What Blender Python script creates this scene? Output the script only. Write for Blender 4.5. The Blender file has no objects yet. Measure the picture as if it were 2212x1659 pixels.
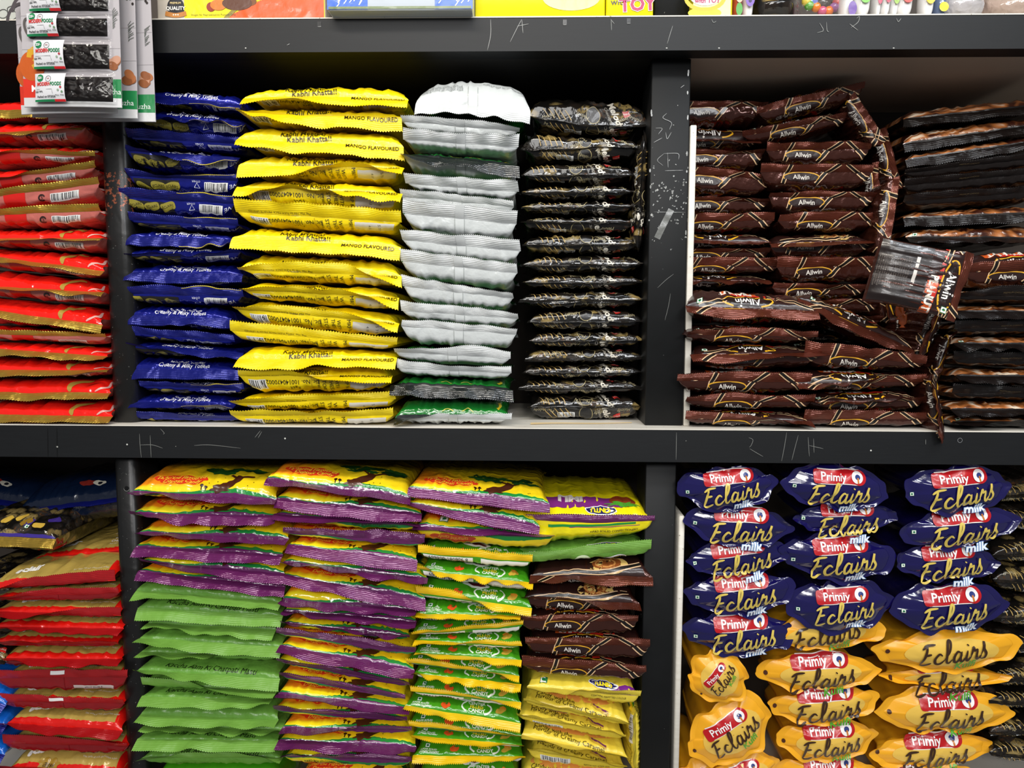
import bpy, math, random
import numpy as np
from mathutils import Matrix, Vector

S = bpy.context.scene
COL = S.collection

# ---------------------------------------------------------------- camera, world, lights, exposure
F, CX, CY, IMG_W = 1600.0, 1106.0, 829.5, 2212.0
PITCH, YAW, ROLL = 0.08531, 0.02392, 0.00377
CAM = np.array([0.0, -1.0, 1.5])
_cy, _sy = math.cos(YAW), math.sin(YAW)
FWD = np.array([-_sy*math.cos(PITCH), _cy*math.cos(PITCH), -math.sin(PITCH)])
_r0 = np.array([_cy, _sy, 0.0]); _u0 = np.cross(_r0, FWD)
RIGHT = math.cos(ROLL)*_r0 + math.sin(ROLL)*_u0
UP = -math.sin(ROLL)*_r0 + math.cos(ROLL)*_u0

cam_data = bpy.data.cameras.new('camera')
cam_data.sensor_width = 36.0
cam_data.lens = F/IMG_W*36.0
cam_data.clip_start = 0.01
cam_ob = bpy.data.objects.new('camera', cam_data)
COL.objects.link(cam_ob)
cam_ob.matrix_world = Matrix(((RIGHT[0], UP[0], -FWD[0], CAM[0]), (RIGHT[1], UP[1], -FWD[1], CAM[1]),
                              (RIGHT[2], UP[2], -FWD[2], CAM[2]), (0, 0, 0, 1)))
S.camera = cam_ob

S.view_settings.view_transform = 'Standard'
S.view_settings.look = 'None'
S.view_settings.exposure = 0.0
S.view_settings.gamma = 1.0
S.view_settings.use_curve_mapping = False

wd = bpy.data.worlds.new('shop_air'); S.world = wd; wd.use_nodes = True
wd.node_tree.nodes['Background'].inputs[0].default_value = (0.95, 0.97, 1.0, 1)
wd.node_tree.nodes['Background'].inputs[1].default_value = 0.17

def area(name, loc, sx, sy, power, col, target=None):
    l = bpy.data.lights.new(name, 'AREA'); l.shape = 'RECTANGLE'; l.size = sx; l.size_y = sy
    l.energy = power; l.color = col
    o = bpy.data.objects.new(name, l); COL.objects.link(o); o.location = loc
    d = Vector(target or (loc[0], loc[1], 0)) - Vector(loc)
    o.rotation_euler = d.to_track_quat('-Z', 'Y').to_euler()
    return o
# LED battens and panels on the shop ceiling in front of the shelves; the two far panels are added frontal fill
area('ceiling_batten', (-0.45, -0.95, 2.72), 1.2, 0.05, 13, (1.0, 0.93, 0.82), (-0.2, 0.0, 1.5))
area('ceiling_batten', (0.75, -1.02, 2.72), 1.2, 0.05, 13, (0.88, 0.94, 1.0), (0.4, 0.0, 1.4))
area('ceiling_fill_panel', (-0.1, -1.75, 2.72), 0.6, 0.6, 8, (1.0, 0.98, 0.95), (0, 0, 1.2))
area('ceiling_fill_panel', (1.3, -1.6, 2.72), 0.6, 0.3, 5, (1.0, 0.96, 0.9), (0.3, 0, 1.2))
area('ceiling_fill_panel', (-0.8, -3.4, 2.7), 1.2, 0.6, 40, (1.0, 0.98, 0.96), (0, 0, 1.2))
area('ceiling_fill_panel', (1.0, -3.8, 2.7), 1.2, 0.6, 40, (0.97, 0.98, 1.0), (0, 0, 1.2))

# ---------------------------------------------------------------- small helpers
def at(px, py, Y):
    """the point on the plane y = Y that the photograph shows at pixel (px, py)"""
    d = FWD + RIGHT*((px-CX)/F) - UP*((py-CY)/F)
    return CAM + d*((Y-CAM[1])/d[1])
def mpp(Y):
    return (Y-CAM[1])/F
def lin(h):
    h = h.lstrip('#'); out = []
    for k in (0, 2, 4):
        c = int(h[k:k+2], 16)/255.0
        out.append(c/12.92 if c <= 0.04045 else ((c+0.055)/1.055)**2.4)
    return tuple(out)

# ---------------------------------------------------------------- node expressions
class Ex:
    """a float socket one can do sums with"""
    def __init__(s, nt, k): s.nt, k2 = nt, k; s.k = k2
    def _m(s, op, *a):
        n = s.nt.nodes.new('ShaderNodeMath'); n.operation = op
        for i, v in enumerate((s,)+a):
            if isinstance(v, Ex): s.nt.links.new(v.k, n.inputs[i])
            else: n.inputs[i].default_value = float(v)
        return Ex(s.nt, n.outputs[0])
    def __add__(s, o): return s._m('ADD', o)
    def __sub__(s, o): return s._m('SUBTRACT', o)
    def __mul__(s, o): return s._m('MULTIPLY', o)
    def sin(s): return s._m('SINE')
    def abs(s): return s._m('ABSOLUTE')
    def max(s, o): return s._m('MAXIMUM', o)
    def min(s, o): return s._m('MINIMUM', o)
    def step(s, e, w=0.0006):
        n = s.nt.nodes.new('ShaderNodeMapRange'); n.interpolation_type = 'SMOOTHSTEP'
        s.nt.links.new(s.k, n.inputs[0])
        for i, v in ((1, e-w), (2, e+w), (3, 0.0), (4, 1.0)): n.inputs[i].default_value = v
        return Ex(s.nt, n.outputs[0])
def cmix(nt, f, a, b):
    n = nt.nodes.new('ShaderNodeMix'); n.data_type = 'RGBA'
    for i, v in ((0, f), (6, a), (7, b)):
        if isinstance(v, Ex): nt.links.new(v.k, n.inputs[i])
        elif isinstance(v, (int, float)): n.inputs[i].default_value = v
        elif isinstance(v, (tuple, list)): n.inputs[i].default_value = (*v[:3], 1)
        else: nt.links.new(v, n.inputs[i])
    return n.outputs[2]
def noise(nt, vec, scale, detail=2.0, rough=0.5, dist=0.0, kind=None):
    n = nt.nodes.new('ShaderNodeTexNoise')
    if kind: n.noise_type = kind
    n.inputs['Scale'].default_value = scale; n.inputs['Detail'].default_value = detail
    n.inputs['Roughness'].default_value = rough; n.inputs['Distortion'].default_value = dist
    if vec is not None: nt.links.new(vec, n.inputs['Vector'])
    return Ex(nt, n.outputs['Fac'] if 'Fac' in n.outputs else n.outputs[0])

MATS = {}
def material(name, rgb=(0.5, 0.5, 0.5), rough=0.35, metal=0.0, coat=0.0, crinkle=0.0, ribs=0.0, rib_pitch=0.0026,
             pattern=None, spec=0.5, sheet=0.0, scale=1.0, coat_rough=0.08):
    """film, paper, paint: principled, with crinkles and pressed ribs as bump"""
    if name in MATS: return MATS[name]
    m = bpy.data.materials.new(name); m.use_nodes = True; nt = m.node_tree
    b = nt.nodes['Principled BSDF']
    b.inputs['Base Color'].default_value = (*rgb, 1); b.inputs['Roughness'].default_value = rough
    b.inputs['Metallic'].default_value = metal; b.inputs['Coat Weight'].default_value = coat
    b.inputs['Coat Roughness'].default_value = coat_rough; b.inputs['Specular IOR Level'].default_value = spec
    geo = nt.nodes.new('ShaderNodeNewGeometry').outputs['Position']
    uv = nt.nodes.new('ShaderNodeUVMap'); uv.uv_map = 'uv'
    sep = nt.nodes.new('ShaderNodeSeparateXYZ'); nt.links.new(uv.outputs[0], sep.inputs[0])
    U, V = Ex(nt, sep.outputs[0]), Ex(nt, sep.outputs[1])
    h = None
    if crinkle:
        a = noise(nt, geo, 38*scale, 2.5, 0.55, 0.6, 'RIDGED_MULTIFRACTAL')
        c = noise(nt, geo, 120*scale, 2.0, 0.5, 0.3)
        h = a*(0.0030*crinkle) + c*(0.0007*crinkle)
    if ribs:
        r = (V*(2*math.pi/rib_pitch)).sin()*(0.00015*ribs)
        wob = noise(nt, geo, 55, 2, 0.5)*(0.0022*ribs)
        r = r + wob
        h = r if h is None else h + r
    if h is not None:
        bp = nt.nodes.new('ShaderNodeBump'); bp.inputs['Distance'].default_value = 1.0
        bp.inputs['Strength'].default_value = 1.0
        nt.links.new(h.k, bp.inputs['Height'])
        nt.links.new(bp.outputs[0], b.inputs['Normal'])
        if coat: nt.links.new(bp.outputs[0], b.inputs['Coat Normal'])
    if pattern: nt.links.new(pattern(nt, U, V, geo), b.inputs['Base Color'])
    if sheet:   # clear film: mostly see-through, sharp glints
        tr = nt.nodes.new('ShaderNodeBsdfTransparent'); gl = nt.nodes.new('ShaderNodeBsdfGlossy'); mx = nt.nodes.new('ShaderNodeMixShader')
        lw = nt.nodes.new('ShaderNodeFresnel'); lw.inputs[0].default_value = 1.5; gl.inputs['Roughness'].default_value = rough
        gl.inputs['Color'].default_value = (*rgb, 1)
        nt.links.new(bp.outputs[0], gl.inputs['Normal']); nt.links.new(bp.outputs[0], lw.inputs['Normal'])
        nt.links.new((Ex(nt, lw.outputs[0])*sheet).k, mx.inputs[0]); nt.links.new(tr.outputs[0], mx.inputs[1]); nt.links.new(gl.outputs[0], mx.inputs[2])
        nt.links.new(mx.outputs[0], nt.nodes['Material Output'].inputs['Surface'])
    MATS[name] = m
    return m
def ink(hexcol, gloss=0.3, metal=0.0):
    return material('ink_'+hexcol+('_foil' if metal else ''), lin(hexcol), gloss, metal, coat=0.25, crinkle=0.35)

# ---------------------------------------------------------------- mesh collector
class MB:
    def __init__(s): s.v, s.uv, s.q, s.t, s.qm, s.tm, s.n, s.mats = [], [], [], [], [], [], 0, []
    def slot(s, m):
        if m not in s.mats: s.mats.append(m)
        return s.mats.index(m)
    def grid(s, P, m, uv=None, flip=False):
        a, b = P.shape[:2]
        idx = np.arange(a*b).reshape(a, b) + s.n
        q = np.stack([idx[:-1, :-1], idx[:-1, 1:], idx[1:, 1:], idx[1:, :-1]], -1).reshape(-1, 4)
        if flip: q = q[:, ::-1]
        s._add(P.reshape(-1, 3), uv.reshape(-1, 2) if uv is not None else None)
        s.q.append(q); s.qm.append(np.full(len(q), s.slot(m)))
    def tris(s, P, T, m, uv=None):
        s.t.append(np.asarray(T)+s.n); s.tm.append(np.full(len(T), s.slot(m))); s._add(P, uv)
    def quads(s, P, Q, m, uv=None):
        s.q.append(np.asarray(Q)+s.n); s.qm.append(np.full(len(Q), s.slot(m))); s._add(np.asarray(P, float), uv)
    def _add(s, P, uv):
        s.v.append(P); s.uv.append(np.zeros((len(P), 2)) if uv is None else uv); s.n += len(P)
    def box(s, lo, hi, m):
        x0, y0, z0 = lo; x1, y1, z1 = hi
        P = np.array([(x, y, z) for z in (z0, z1) for y in (y0, y1) for x in (x0, x1)], float)
        s.quads(P, [(0, 2, 3, 1), (4, 5, 7, 6), (0, 1, 5, 4), (2, 6, 7, 3), (0, 4, 6, 2), (1, 3, 7, 5)], m)
    def build(s, name, origin=(0, 0, 0), parent=None, smooth=True, xf=None):
        V = np.concatenate(s.v)
        if xf is not None: V = xf(V)
        V = V - np.asarray(origin)
        UVs = np.concatenate(s.uv)
        Q = np.concatenate(s.q) if s.q else np.zeros((0, 4), int)
        T = np.concatenate(s.t) if s.t else np.zeros((0, 3), int)
        loops = np.concatenate([Q.ravel(), T.ravel()]).astype(np.int32)
        tot = np.concatenate([np.full(len(Q), 4), np.full(len(T), 3)]).astype(np.int32)
        start = (np.cumsum(tot)-tot).astype(np.int32)
        mi = np.concatenate([np.concatenate(s.qm) if s.qm else np.zeros(0), np.concatenate(s.tm) if s.tm else np.zeros(0)]).astype(np.int32)
        me = bpy.data.meshes.new(name)
        me.vertices.add(len(V)); me.vertices.foreach_set('co', V.astype(np.float32).ravel())
        me.loops.add(len(loops)); me.loops.foreach_set('vertex_index', loops)
        me.polygons.add(len(tot)); me.polygons.foreach_set('loop_start', start)
        me.polygons.foreach_set('loop_total', tot)
        me.polygons.foreach_set('material_index', mi)
        me.polygons.foreach_set('use_smooth', np.full(len(tot), smooth))
        lay = me.uv_layers.new(name='uv'); lay.data.foreach_set('uv', UVs[loops].astype(np.float32).ravel())
        for m in s.mats: me.materials.append(m)
        me.update(calc_edges=True); me.validate()
        o = bpy.data.objects.new(name, me); COL.objects.link(o)
        if parent is not None: o.parent = parent
        else: o.location = origin
        return o

def empty(name, loc, label, cat, group=None):
    o = bpy.data.objects.new(name, None); COL.objects.link(o); o.location = [float(v) for v in loc]
    o.empty_display_size = 0.02
    return tag(o, label, cat, group)
def tag(o, label, cat, group=None):
    o['label'] = label; o['category'] = cat
    if group: o['group'] = group
    return o

# ---------------------------------------------------------------- surfaces that take print
class Surf:
    """a grid of points; x across in metres, s away from the seam in metres; y of the print runs up the picture"""
    def __init__(s, P, half, sv, ydir, out, mb):
        s.P, s.half, s.sv, s.ydir, s.mb = P, half, sv, ydir, mb
        du = np.gradient(P, axis=1); ds = np.gradient(P, axis=0)
        n = np.cross(du, ds)*out
        s.N = n/np.maximum(np.linalg.norm(n, axis=-1, keepdims=True), 1e-9)
    def map(s, xy, off):
        a, b = s.P.shape[:2]
        fi = np.clip((xy[:, 0]/s.half+1)/2*(b-1), 0, b-1.001)
        fj = np.clip(np.interp(xy[:, 1], s.sv, np.arange(a)), 0, a-1.001)
        i, j = fi.astype(int), fj.astype(int); fi, fj = (fi-i)[:, None], (fj-j)[:, None]
        def bl(A): return (A[j, i]*(1-fi)+A[j, i+1]*fi)*(1-fj) + (A[j+1, i]*(1-fi)+A[j+1, i+1]*fi)*fj
        return bl(s.P) + bl(s.N)*off
class Plane:
    """a flat upright face: x right, y up from a corner"""
    ydir = 1
    def __init__(s, o, mb, ex=(1, 0, 0), ey=(0, 0, 1), out=(0, -1, 0)):
        s.o, s.mb, s.ex, s.ey, s.out = np.asarray(o, float), mb, np.asarray(ex, float), np.asarray(ey, float), np.asarray(out, float)
    def map(s, xy, off): return s.o + xy[:, :1]*s.ex + xy[:, 1:2]*s.ey + s.out*off
OFF = 0.0005
_N = [0]
def lift(lay):
    """each print lies a hair above the one before, so that no two share a plane"""
    _N[0] = (_N[0]+1) % 10
    return OFF+lay*0.00016+_N[0]*0.000012
def place(P, x, y, rot, ydir):
    c, n = math.cos(math.radians(rot)), math.sin(math.radians(rot))
    return np.stack([x + P[:, 0]*c - P[:, 1]*n, y + ydir*(P[:, 0]*n + P[:, 1]*c)], 1)

_TX = {}
def text_mesh(body, bold):
    k = (body, bold)
    if k in _TX: return _TX[k]
    cu = bpy.data.curves.new('lettering', 'FONT'); cu.body = body; cu.align_x = 'CENTER'; cu.align_y = 'CENTER'
    cu.size = 1.0; cu.resolution_u = 2; cu.offset = bold
    o = bpy.data.objects.new('lettering', cu); COL.objects.link(o)
    dg = bpy.context.evaluated_depsgraph_get(); dg.update()
    me = o.evaluated_get(dg).to_mesh(); me.calc_loop_triangles()
    v = np.empty(3*len(me.vertices), np.float32); me.vertices.foreach_get('co', v)
    t = np.empty(3*len(me.loop_triangles), np.int32); me.loop_triangles.foreach_get('vertices', t)
    o.evaluated_get(dg).to_mesh_clear()
    bpy.data.objects.remove(o); bpy.data.curves.remove(cu)
    V, T = v.reshape(-1, 3)[:, :2].astype(float), t.reshape(-1, 3)
    # split long triangles so that the letters can follow a curved film
    for _ in range(6):
        e = np.linalg.norm(V[T]-V[np.roll(T, -1, 1)], axis=2)
        big = e.max(1) > 0.17
        if not big.any(): break
        B = T[big]; k0 = e[big].argmax(1); r = np.arange(len(B))
        a, b, c = B[r, k0], B[r, (k0+1) % 3], B[r, (k0+2) % 3]
        mid = (V[a]+V[b])/2; mi = len(V)+r
        V = np.concatenate([V, mid]); T = np.concatenate([T[~big], np.stack([a, mi, c], 1), np.stack([mi, b, c], 1)])
    _TX[k] = (V, T)
    return _TX[k]
def txt(sf, body, x, y, size, col, rot=0, shear=0.0, bold=0.0, sx=1.0, lay=2):
    V, T = text_mesh(body, bold)
    P = np.stack([(V[:, 0]+shear*V[:, 1])*size*sx, V[:, 1]*size], 1)
    sf.mb.tris(sf.map(place(P, x, y, rot, sf.ydir), lift(lay)), T, ink(col))
def rect(sf, x, y, w, h, col, rot=0, lay=0, nx=8, ny=6, mat=None):
    """a printed panel about (x, y)"""
    g = np.stack(np.meshgrid(np.linspace(-w/2, w/2, nx+1), np.linspace(-h/2, h/2, ny+1)), -1)
    P = sf.map(place(g.reshape(-1, 2), x, y, rot, sf.ydir), lift(lay)).reshape(ny+1, nx+1, 3)
    sf.mb.grid(P, mat or ink(col))
def blob(sf, x, y, a, b, col, rot=0, lay=0, n=28, rings=4, wob=0.0, mat=None, power=1.0):
    th = np.linspace(0, 2*math.pi, n+1); r = np.linspace(0.02, 1, rings+1)
    w = 1+wob*np.sin(th*7)
    c, s_ = np.cos(th), np.sin(th)
    ex = np.sign(c)*np.abs(c)**power*a*w; ey = np.sign(s_)*np.abs(s_)**power*b*w
    g = np.stack([r[:, None]*ex, r[:, None]*ey], -1)
    P = sf.map(place(g.reshape(-1, 2), x, y, rot, sf.ydir), lift(lay)).reshape(rings+1, n+1, 3)
    sf.mb.grid(P, mat or ink(col))
def smooth_path(p, k=6):
    p = np.asarray(p, float)
    if len(p) < 3: return np.stack([np.linspace(p[0, i], p[1, i], k+1) for i in (0, 1)], 1)
    q = np.concatenate([[2*p[0]-p[1]], p, [2*p[-1]-p[-2]]]); out = []
    for i in range(1, len(q)-2):
        t = np.linspace(0, 1, k, endpoint=False)[:, None]
        a, b, c, d = q[i-1], q[i], q[i+1], q[i+2]
        out.append(0.5*((2*b)+(c-a)*t+(2*a-5*b+4*c-d)*t*t+(3*b-a-3*c+d)*t**3))
    return np.concatenate(out+[p[-1:]])
def ribbon(sf, pts, w, col, x=0, y=0, rot=0, lay=1, k=6, taper=False, mat=None, smooth=True):
    """a printed line of width w through pts"""
    p = smooth_path(pts, k) if smooth else np.asarray(pts, float)
    d = np.gradient(p, axis=0); d /= np.maximum(np.linalg.norm(d, axis=1, keepdims=True), 1e-9)
    n = np.stack([-d[:, 1], d[:, 0]], 1)
    ww = np.full(len(p), w/2)
    if taper: ww *= np.interp(np.linspace(0, 1, len(p)), [0, .12, .5, .88, 1], [.35, .8, 1, .8, .35])
    nc = 2+int(min(w/0.003, 8)); cr = np.linspace(-1, 1, nc)[None, :, None]
    g = p[:, None]+n[:, None]*ww[:, None, None]*cr
    P = sf.map(place(g.reshape(-1, 2), x, y, rot, sf.ydir), lift(lay)).reshape(len(p), nc, 3)
    sf.mb.grid(P, mat or ink(col))
def ring(sf, x, y, a, b, w, col, rot=0, a0=0, a1=360, lay=1, n=26):
    th = np.radians(np.linspace(a0, a1, n))
    ribbon(sf, np.stack([a*np.cos(th), b*np.sin(th)], 1), w, col, x, y, rot, lay, smooth=False)
def barcode(sf, x, y, w, h, rnd, lay=0, digits=None, rot=0):
    rect(sf, x, y, w, h, 'dcdcda', lay=lay, nx=8)
    p = -w*0.45
    while p < w*0.43:
        b = rnd.choice((0.0004, 0.0007, 0.0011)); 
        ribbon(sf, [(p, -h*0.30), (p, 0), (p, h*0.42)], b, '16161a', x, y, lay=lay+1, k=2); p += b + rnd.choice((0.0006, 0.0009, 0.0014))
    if digits: txt(sf, digits, x, y-sf.ydir*0 - sf.ydir*h*0.40 if rot == 0 else y+sf.ydir*h*0.40, h*0.22, '16161a', rot=rot, lay=lay+2)
def vegmark(sf, x, y, a, lay=1):
    rect(sf, x, y, a, a, '2f7a45', lay=lay, nx=2, ny=2); rect(sf, x, y, a*0.84, a*0.84, 'f2f4ee', lay=lay+1, nx=2, ny=2)
    blob(sf, x, y, a*0.26, a*0.26, '17713f', lay=lay+2, n=16, rings=1)
def cloud(sf, x, y, w, h, col, lay=0):
    blob(sf, x, y, w*0.40, h*0.36, col, lay=lay, power=0.7)
    for i, (fx, fy, r) in enumerate(((-.36, .05, .3), (-.15, .2, .3), (.1, .22, .3), (.35, .08, .3), (-.22, -.22, .3), (.04, -.25, .3), (.28, -.18, .3))):
        blob(sf, x+fx*w, y+sf.ydir*fy*h, w*0.16, h*r, col, lay=lay, n=20, rings=3)
# brush letters of the word on the pouches: strokes on a unit grid
SCRIPT_ECLAIRS = [[(.5, 1.8), (.33, 1.0), (.08, .02)], [(.05, 1.6), (.5, 1.86), (1.2, 1.88)], [(.3, 1.0), (.85, 1.08)], [(.1, .02), (.45, -.06), (.95, .16)],
    [(1.8, .82), (1.5, 1.02), (1.2, .6), (1.3, .12), (1.65, .05), (2.02, .42)], [(2.02, .42), (2.42, 1.2), (2.55, 1.88), (2.33, 1.95), (2.2, 1.2), (2.2, .3), (2.42, .0), (2.7, .35)],
    [(3.42, .85), (3.1, 1.02), (2.85, .6), (2.9, .1), (3.15, .05), (3.4, .5), (3.46, 1.0)], [(3.46, 1.0), (3.4, .3), (3.6, .0), (3.88, .4)],
    [(3.98, 1.0), (3.92, .3), (4.08, .0), (4.35, .4)], [(4.03, 1.38), (4.1, 1.46)], [(4.3, .4), (4.52, 1.15), (4.6, .88), (4.9, .98)], [(4.9, .98), (4.82, .3), (4.98, .0), (5.25, .4)],
    [(5.25, .4), (5.58, 1.4), (5.5, .9), (5.72, .4), (5.52, .0), (5.18, .06)]]
def brush_word(sf, strokes, x, y, size, col, rot=0, wid=0.26, lay=2, cx=2.8, cy=0.9, slant=0.12, edge=None):
    for st in strokes:
        p = np.array([((a-cx+slant*b)*size, (b-cy)*size) for a, b in st])
        if edge: ribbon(sf, p, (wid+0.12)*size, edge, x, y, rot, lay-1, k=7)
        ribbon(sf, p, wid*size, col, x, y, rot, lay, k=7, taper=True)

# ---------------------------------------------------------------- films
def tamarind_pat(nt, U, V, geo):
    n = noise(nt, geo, 30, 2)
    c = cmix(nt, (U+V*0.8+n*0.02).step(0.0, 0.05), lin('f08a1a'), lin('f7d51c'))
    c = cmix(nt, (V*-1.0+0.012).step(0.0, 0.004), c, lin('f9e21f'))
    hill = ((U*38.0+0.4).sin()*0.0035 + (U*17.0-0.3).sin()*0.002 + 0.0075).max(0.0015)
    c = cmix(nt, (hill - V).step(0.0, 0.0003), c, lin('1f8a3c'))
    c = cmix(nt, (hill*0.45 - V + (U*60.0).sin()*0.0006).step(0.0, 0.0003), c, lin('64225c'))
    return c
def swirl_pat(nt, U, V, geo):
    mp = nt.nodes.new('ShaderNodeMapping'); mp.inputs['Scale'].default_value = (7, 15, 1); mp.inputs['Rotation'].default_value = (0, 0, 0.4)
    uv = nt.nodes.new('ShaderNodeUVMap'); uv.uv_map = 'uv'; nt.links.new(uv.outputs[0], mp.inputs[0])
    off = nt.nodes.new('ShaderNodeVectorMath'); off.operation = 'ADD'; oi = nt.nodes.new('ShaderNodeObjectInfo'); nt.links.new(mp.outputs[0], off.inputs[0]); nt.links.new(oi.outputs['Location'], off.inputs[1])
    f = noise(nt, off.outputs[0], 2.2, 0.6, 0.4, 2.4)
    c = cmix(nt, f.step(0.46, 0.12), lin('3a1a10'), lin('b06a36'))
    return cmix(nt, f.step(0.62, 0.10), c, lin('e6d2b8'))
def redgold_pat(nt, U, V, geo):
    return cmix(nt, (V + (U*40.0).sin()*0.001).step(0.011, 0.0004), lin('d8160e'), lin('b59a4c'))
def sweets_pat(nt, U, V, geo):
    """twist-wrapped sweets seen through tight smoky film"""
    v = nt.nodes.new('ShaderNodeTexVoronoi'); v.inputs['Scale'].default_value = 52; v.inputs['Randomness'].default_value = 1
    mp = nt.nodes.new('ShaderNodeMapping'); mp.inputs['Scale'].default_value = (0.75, 1.0, 1.5); mp.inputs['Rotation'].default_value = (0, 0.5, 0); nt.links.new(geo, mp.inputs[0])
    nt.links.new(mp.outputs[0], v.inputs['Vector'])
    sp = nt.nodes.new('ShaderNodeSeparateColor'); nt.links.new(v.outputs['Color'], sp.inputs[0])
    r = Ex(nt, sp.outputs[0]); g = Ex(nt, sp.outputs[1]); d = Ex(nt, v.outputs['Distance'])
    c = cmix(nt, r.step(0.62, 0.01), lin('221c17'), lin('8f7a4a'))
    c = cmix(nt, g.step(0.80, 0.01), c, lin('5c3f2a'))
    c = cmix(nt, (noise(nt, geo, 210, 3)*0.7+g*0.35).step(0.60, 0.03), c, lin('3c3732'))
    c = cmix(nt, noise(nt, geo, 300, 2).step(0.66, 0.02), c, lin('171310'))
    return cmix(nt, d.step(0.50, 0.16), c, lin('12100e'))
def rust_pat(nt, U, V, geo):
    sp = nt.nodes.new('ShaderNodeSeparateXYZ'); nt.links.new(geo, sp.inputs[0]); z = Ex(nt, sp.outputs[2])
    band = (z.step(1.635, 0.02))*((z*-1.0).step(-1.715, 0.02))
    spots = noise(nt, geo, 150, 4, 0.65)
    c = cmix(nt, (spots*band).step(0.56, 0.02), lin('1a1a1a'), lin('8a4a30'))
    return cmix(nt, noise(nt, geo, 320, 3).step(0.72, 0.01), c, lin('6a6a66'))
def paint_pat(nt, U, V, geo):
    mp = nt.nodes.new('ShaderNodeMapping'); mp.inputs['Scale'].default_value = (6, 60, 120); nt.links.new(geo, mp.inputs[0])
    g = noise(nt, mp.outputs[0], 4, 4, 0.6)
    c = cmix(nt, g, lin('0d0e10'), lin('17191b'))
    return cmix(nt, noise(nt, geo, 140, 2, 0.5).step(0.79, 0.012), c, lin('9a9a94'))
def post_pat(nt, U, V, geo):
    sp = nt.nodes.new('ShaderNodeSeparateXYZ'); nt.links.new(geo, sp.inputs[0]); z = Ex(nt, sp.outputs[2])
    band = z.step(1.605, 0.03)*((z*-1.0).step(-1.69, 0.02))
    c = cmix(nt, noise(nt, geo, 25, 3), lin('0e0f0f'), lin('161718'))
    chips = noise(nt, geo, 120, 3, 0.6)
    c = cmix(nt, (chips+band*0.10).step(0.755, 0.012), c, lin('a9aaa6'))
    return c
def lam_pat(nt, U, V, geo):
    mp = nt.nodes.new('ShaderNodeMapping'); mp.inputs['Scale'].default_value = (3, 3, 40); nt.links.new(geo, mp.inputs[0])
    c = cmix(nt, noise(nt, mp.outputs[0], 6, 3), lin('cfc8ba'), lin('e8e4da'))
    return cmix(nt, noise(nt, geo, 240, 3, 0.6).step(0.70, 0.02), c, lin('8d8577'))

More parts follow.
